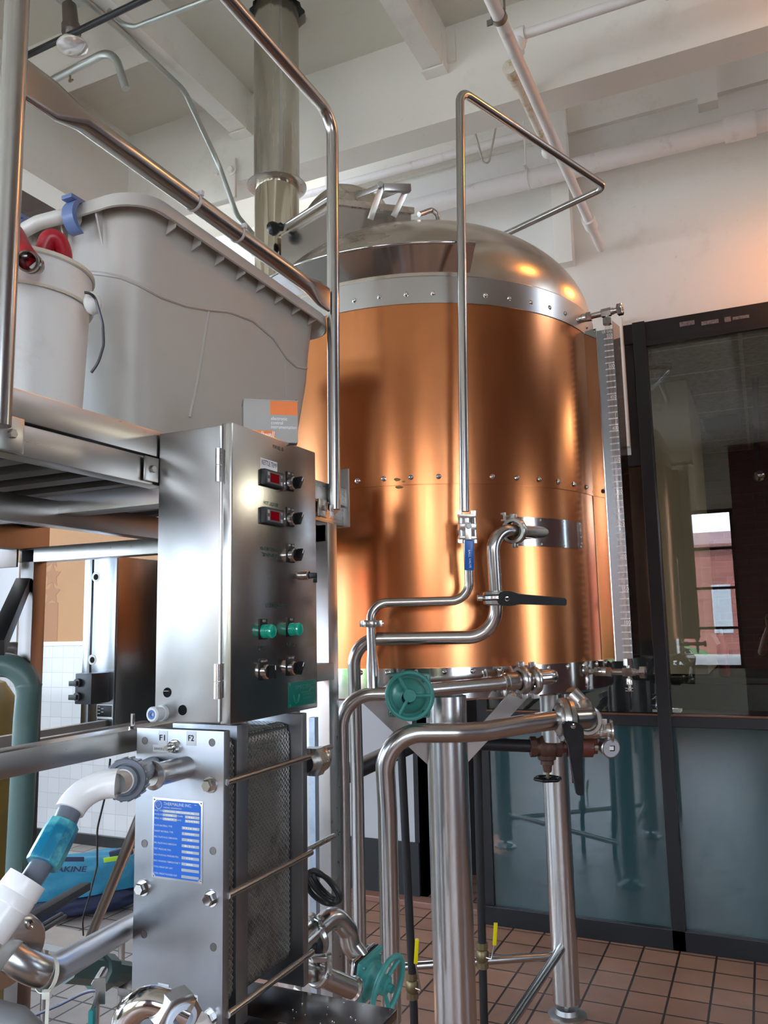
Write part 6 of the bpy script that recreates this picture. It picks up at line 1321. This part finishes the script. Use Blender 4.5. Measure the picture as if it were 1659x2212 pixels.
b = B(); tube(b, fillet([P(150, 152, Z=3.9), P(152, 170, Z=3.8), P(147, 180, Z=3.8), P(157, 172, Z=3.8)], .01, 4), .004, 6); tag(obj('rusty_hook', b, BRASS), 'small rusty hook under the blocking at upper left', 'hook')
fd = thing('flood_lamp', 'ceiling flood lamp with a bare reflector bulb at upper left', 'lamp', P(158, 10, Z=4.0))
lz = P(160, 88, Z=3.86); 
b = B(); q0 = P(148, -6, Z=4.1); cyl(b, (q0.x, q0.y, 4.10), (q0.x, q0.y, 4.17), .06); obj('ceiling_box', b, GALV, fd)
b = B(); q1 = Vector((q0.x+.005, q0.y, 4.065)); q2 = q1-EZ*.1; tube(b, [(q0.x, q0.y, 4.11), q1, q2], .012, 12); dd = Vector((.10, .04, -1)).normalized(); rings(b, q1, dd, [(0, .018), (.004, .028), (.09, .031), (.092, .036), (.125, .037), (.127, .02)], 28, True); obj('socket', b, mat('bronze_socket', (.20, .165, .15), .35, .8), fd)
q3 = q1+dd*.12; b = B(); rings(b, q3, dd, [(0, .024), (.02, .028), (.055, .056), (.062, .060), (.068, .058), (.078, .035), (.080, 0)], 36); obj('bulb', b, GLOBE, fd)

# warm lamps
for i, (x, y, z) in enumerate(((.60, 3.00, 3.92), (.34, 3.95, 3.56))):
    t = thing('warm_spot_lamp', 'warm amber spot lamp hanging right of the kettle outside the frame', 'lamp', (x, y, z), 'warm spot lamps')
    b = B(); rings(b, (x, y, z+.06), -EZ, [(0, .0), (0, .03), (.05, .05), (.06, .055), (.06, .05), (.0, .02)], 24); cyl(b, (x, y, z+.06), (x, y, 4.17 if y < 3.2 else 4.62), .006, seg=8); obj('shade', b, BLACK, t)
    b = B(); ball(b, (x, y, z), .028, 16); obj('bulb', b, mat('amber_bulb', (1, .5, .15), .3, emit=(1, .28, .015, 150)), t)
    ld = bpy.data.lights.new('amber_light', 'POINT'); ld.energy = 1.8; ld.color = (1, .45, .15); ld.shadow_soft_size = .04; lo = bpy.data.objects.new('amber_light', ld); COL.objects.link(lo); lo.location = (x, y, z-.05)

# ================================================================== PHOTOGRAPHER (seen as a reflection in the storefront)
ps = thing('photographer', 'person in dark clothes holding up a phone, seen mirrored in the storefront', 'person', (.22, -.55, 0))
bmx = bmesh.new()
def skin(name, V, E, R, m_, lvl=2):
    me = bpy.data.meshes.new(name+'_c'); me.from_pydata([Vector(v) for v in V], E, []); o = bpy.data.objects.new(name, me); COL.objects.link(o)
    md = o.modifiers.new('s', 'SKIN'); 
    for i, r in enumerate(R): sv = me.skin_vertices[0].data[i]; sv.radius = (r, r) if not isinstance(r, tuple) else r
    me.skin_vertices[0].data[0].use_root = True
    ss = o.modifiers.new('u', 'SUBSURF'); ss.levels = ss.render_levels = lvl
    dg = bpy.context.evaluated_depsgraph_get(); dg.update(); m2 = bpy.data.meshes.new_from_object(o.evaluated_get(dg)); m2.name = name; bpy.data.objects.remove(o); bpy.data.meshes.remove(me)
    bm = bmesh.new(); bm.from_mesh(m2); bpy.data.meshes.remove(m2); return obj(name, bm, m_, ps, 80)
SKN = mat('skin', (.55, .33, .24), .5)
x, y = .22, -.55
V = [(x, y, .95), (x, y, 1.10), (x, y+.01, 1.32), (x, y+.02, 1.44), (x, y+.03, 1.52), (x, y+.05, 1.60), (x, y+.05, 1.70),
     (x-.18, y+.02, 1.42), (x-.27, y+.13, 1.22), (x-.22, y+.36, 1.40), (x-.18, y+.44, 1.50),
     (x+.18, y+.02, 1.42), (x+.26, y+.10, 1.22), (x+.02, y+.34, 1.40), (x-.06, y+.42, 1.50),
     (x-.10, y, .90), (x-.12, y+.01, .50), (x-.13, y-.02, .09), (x-.14, y+.13, .05), (x+.10, y, .90), (x+.12, y+.01, .50), (x+.13, y-.02, .09), (x+.14, y+.13, .05)]
E_ = [(0, 1), (1, 2), (2, 3), (3, 4), (4, 5), (5, 6), (3, 7), (7, 8), (8, 9), (9, 10), (3, 11), (11, 12), (12, 13), (13, 14), (0, 15), (15, 16), (16, 17), (17, 18), (0, 19), (19, 20), (20, 21), (21, 22)]
R_ = [(.15, .10), (.14, .10), (.16, .11), (.12, .09), .058, .085, .088, .062, .042, .032, .026, .062, .042, .032, .026, .085, .055, .042, .038, .085, .055, .042, .038]
bod = skin('body', V, E_, R_, SKN)
for hx_, hy_, hz_, s_ in ((x-.18, y+.44, 1.50, 1), (x-.06, y+.42, 1.50, -1)):
    Vh = [(hx_, hy_, hz_), (hx_, hy_+.02, hz_+.05)]; Eh = [(0, 1)]; Rh = [(.026, .016), (.034, .014)]
    for k, (dx, l) in enumerate(((-.026, .055), (-.009, .065), (.009, .062), (.026, .048))):
        i = len(Vh); Vh += [(hx_+dx, hy_+.03, hz_+.085), (hx_+dx+s_*.012, hy_+.045, hz_+.085+l*.5), (hx_+dx+s_*.02, hy_+.035, hz_+.085+l*.8)]; Eh += [(1, i), (i, i+1), (i+1, i+2)]; Rh += [.009, .0085, .007]
    i = len(Vh); Vh += [(hx_+s_*.035, hy_+.02, hz_+.04), (hx_+s_*.055, hy_+.03, hz_+.07)]; Eh += [(1, i), (i, i+1)]; Rh += [.011, .009]
    skin('hand', Vh, Eh, Rh, SKN, 1)
skin('shirt', [(x, y, .93), (x, y, 1.10), (x, y+.01, 1.32), (x, y+.02, 1.43), (x-.18, y+.02, 1.42), (x-.24, y+.09, 1.29), (x+.18, y+.02, 1.42), (x+.235, y+.075, 1.29)], [(0, 1), (1, 2), (2, 3), (3, 4), (4, 5), (3, 6), (6, 7)], [(.165, .115), (.155, .115), (.172, .122), (.13, .10), .075, .062, .075, .062], mat('dark_shirt', (.02, .02, .024), .8))
skin('trousers', [(x, y, .96), (x-.10, y, .90), (x-.12, y+.01, .50), (x-.13, y-.02, .10), (x+.10, y, .90), (x+.12, y+.01, .50), (x+.13, y-.02, .10)], [(0, 1), (1, 2), (2, 3), (0, 4), (4, 5), (5, 6)], [(.16, .115), .095, .068, .055, .095, .068, .055], mat('dark_trousers', (.015, .018, .03), .8))
b = B(); bmesh.ops.create_icosphere(b, subdivisions=3, radius=1)
for v in b.verts: v.co = Vector((x+v.co.x*.098, y+.035+v.co.y*.108, 1.725+max(v.co.z, -.35)*.095))
obj('hair', b, mat('dark_hair', (.02, .014, .01), .7), ps)
b = B(); ball(b, (x, y+.147, 1.645), .014, 10, (.8, 1.2, 1.3)); obj('nose', b, SKN, bod)
for sx in (-1, 1):
    b = B(); ball(b, (x+sx*.032, y+.128, 1.668), .010, 10); obj('eye', b, BLACK, bod)
    b = B(); ball(b, (x+sx*.088, y+.05, 1.65), .022, 10, (.35, .7, 1)); obj('ear', b, SKN, bod)
b = B(); obox(b, (x, y+.134, 1.605), EX, EZ, (.045, .008, .008), .002); obj('mouth', b, mat('lip', (.35, .12, .1), .5), bod)
b = B(); obox(b, (x-.12, y+.475, 1.60), EX, EZ, (.15, .075, .008), .003); tag(obj('phone', b, BLACK), 'black phone held up by the photographer', 'phone')

# ================================================================== OUTPUT SETTINGS
sl = bpy.data.lights.new('sun', 'SUN'); sl.energy = 9; sl.angle = .02; sl.color = (1, .95, .88)
so = bpy.data.objects.new('sun', sl); COL.objects.link(so); so.rotation_euler = (math.radians(-38), math.radians(6), 0)
SC.view_settings.view_transform = 'Standard'; SC.view_settings.look = 'None'; SC.view_settings.gamma = 1; SC.view_settings.use_curve_mapping = False
SC.view_settings.exposure = EXPO

SC.cycles.max_bounces = 10; SC.cycles.diffuse_bounces = 6; SC.cycles.glossy_bounces = 6; SC.cycles.transparent_max_bounces = 12
SC.cycles.sample_clamp_indirect = 8; SC.cycles.caustics_reflective = True
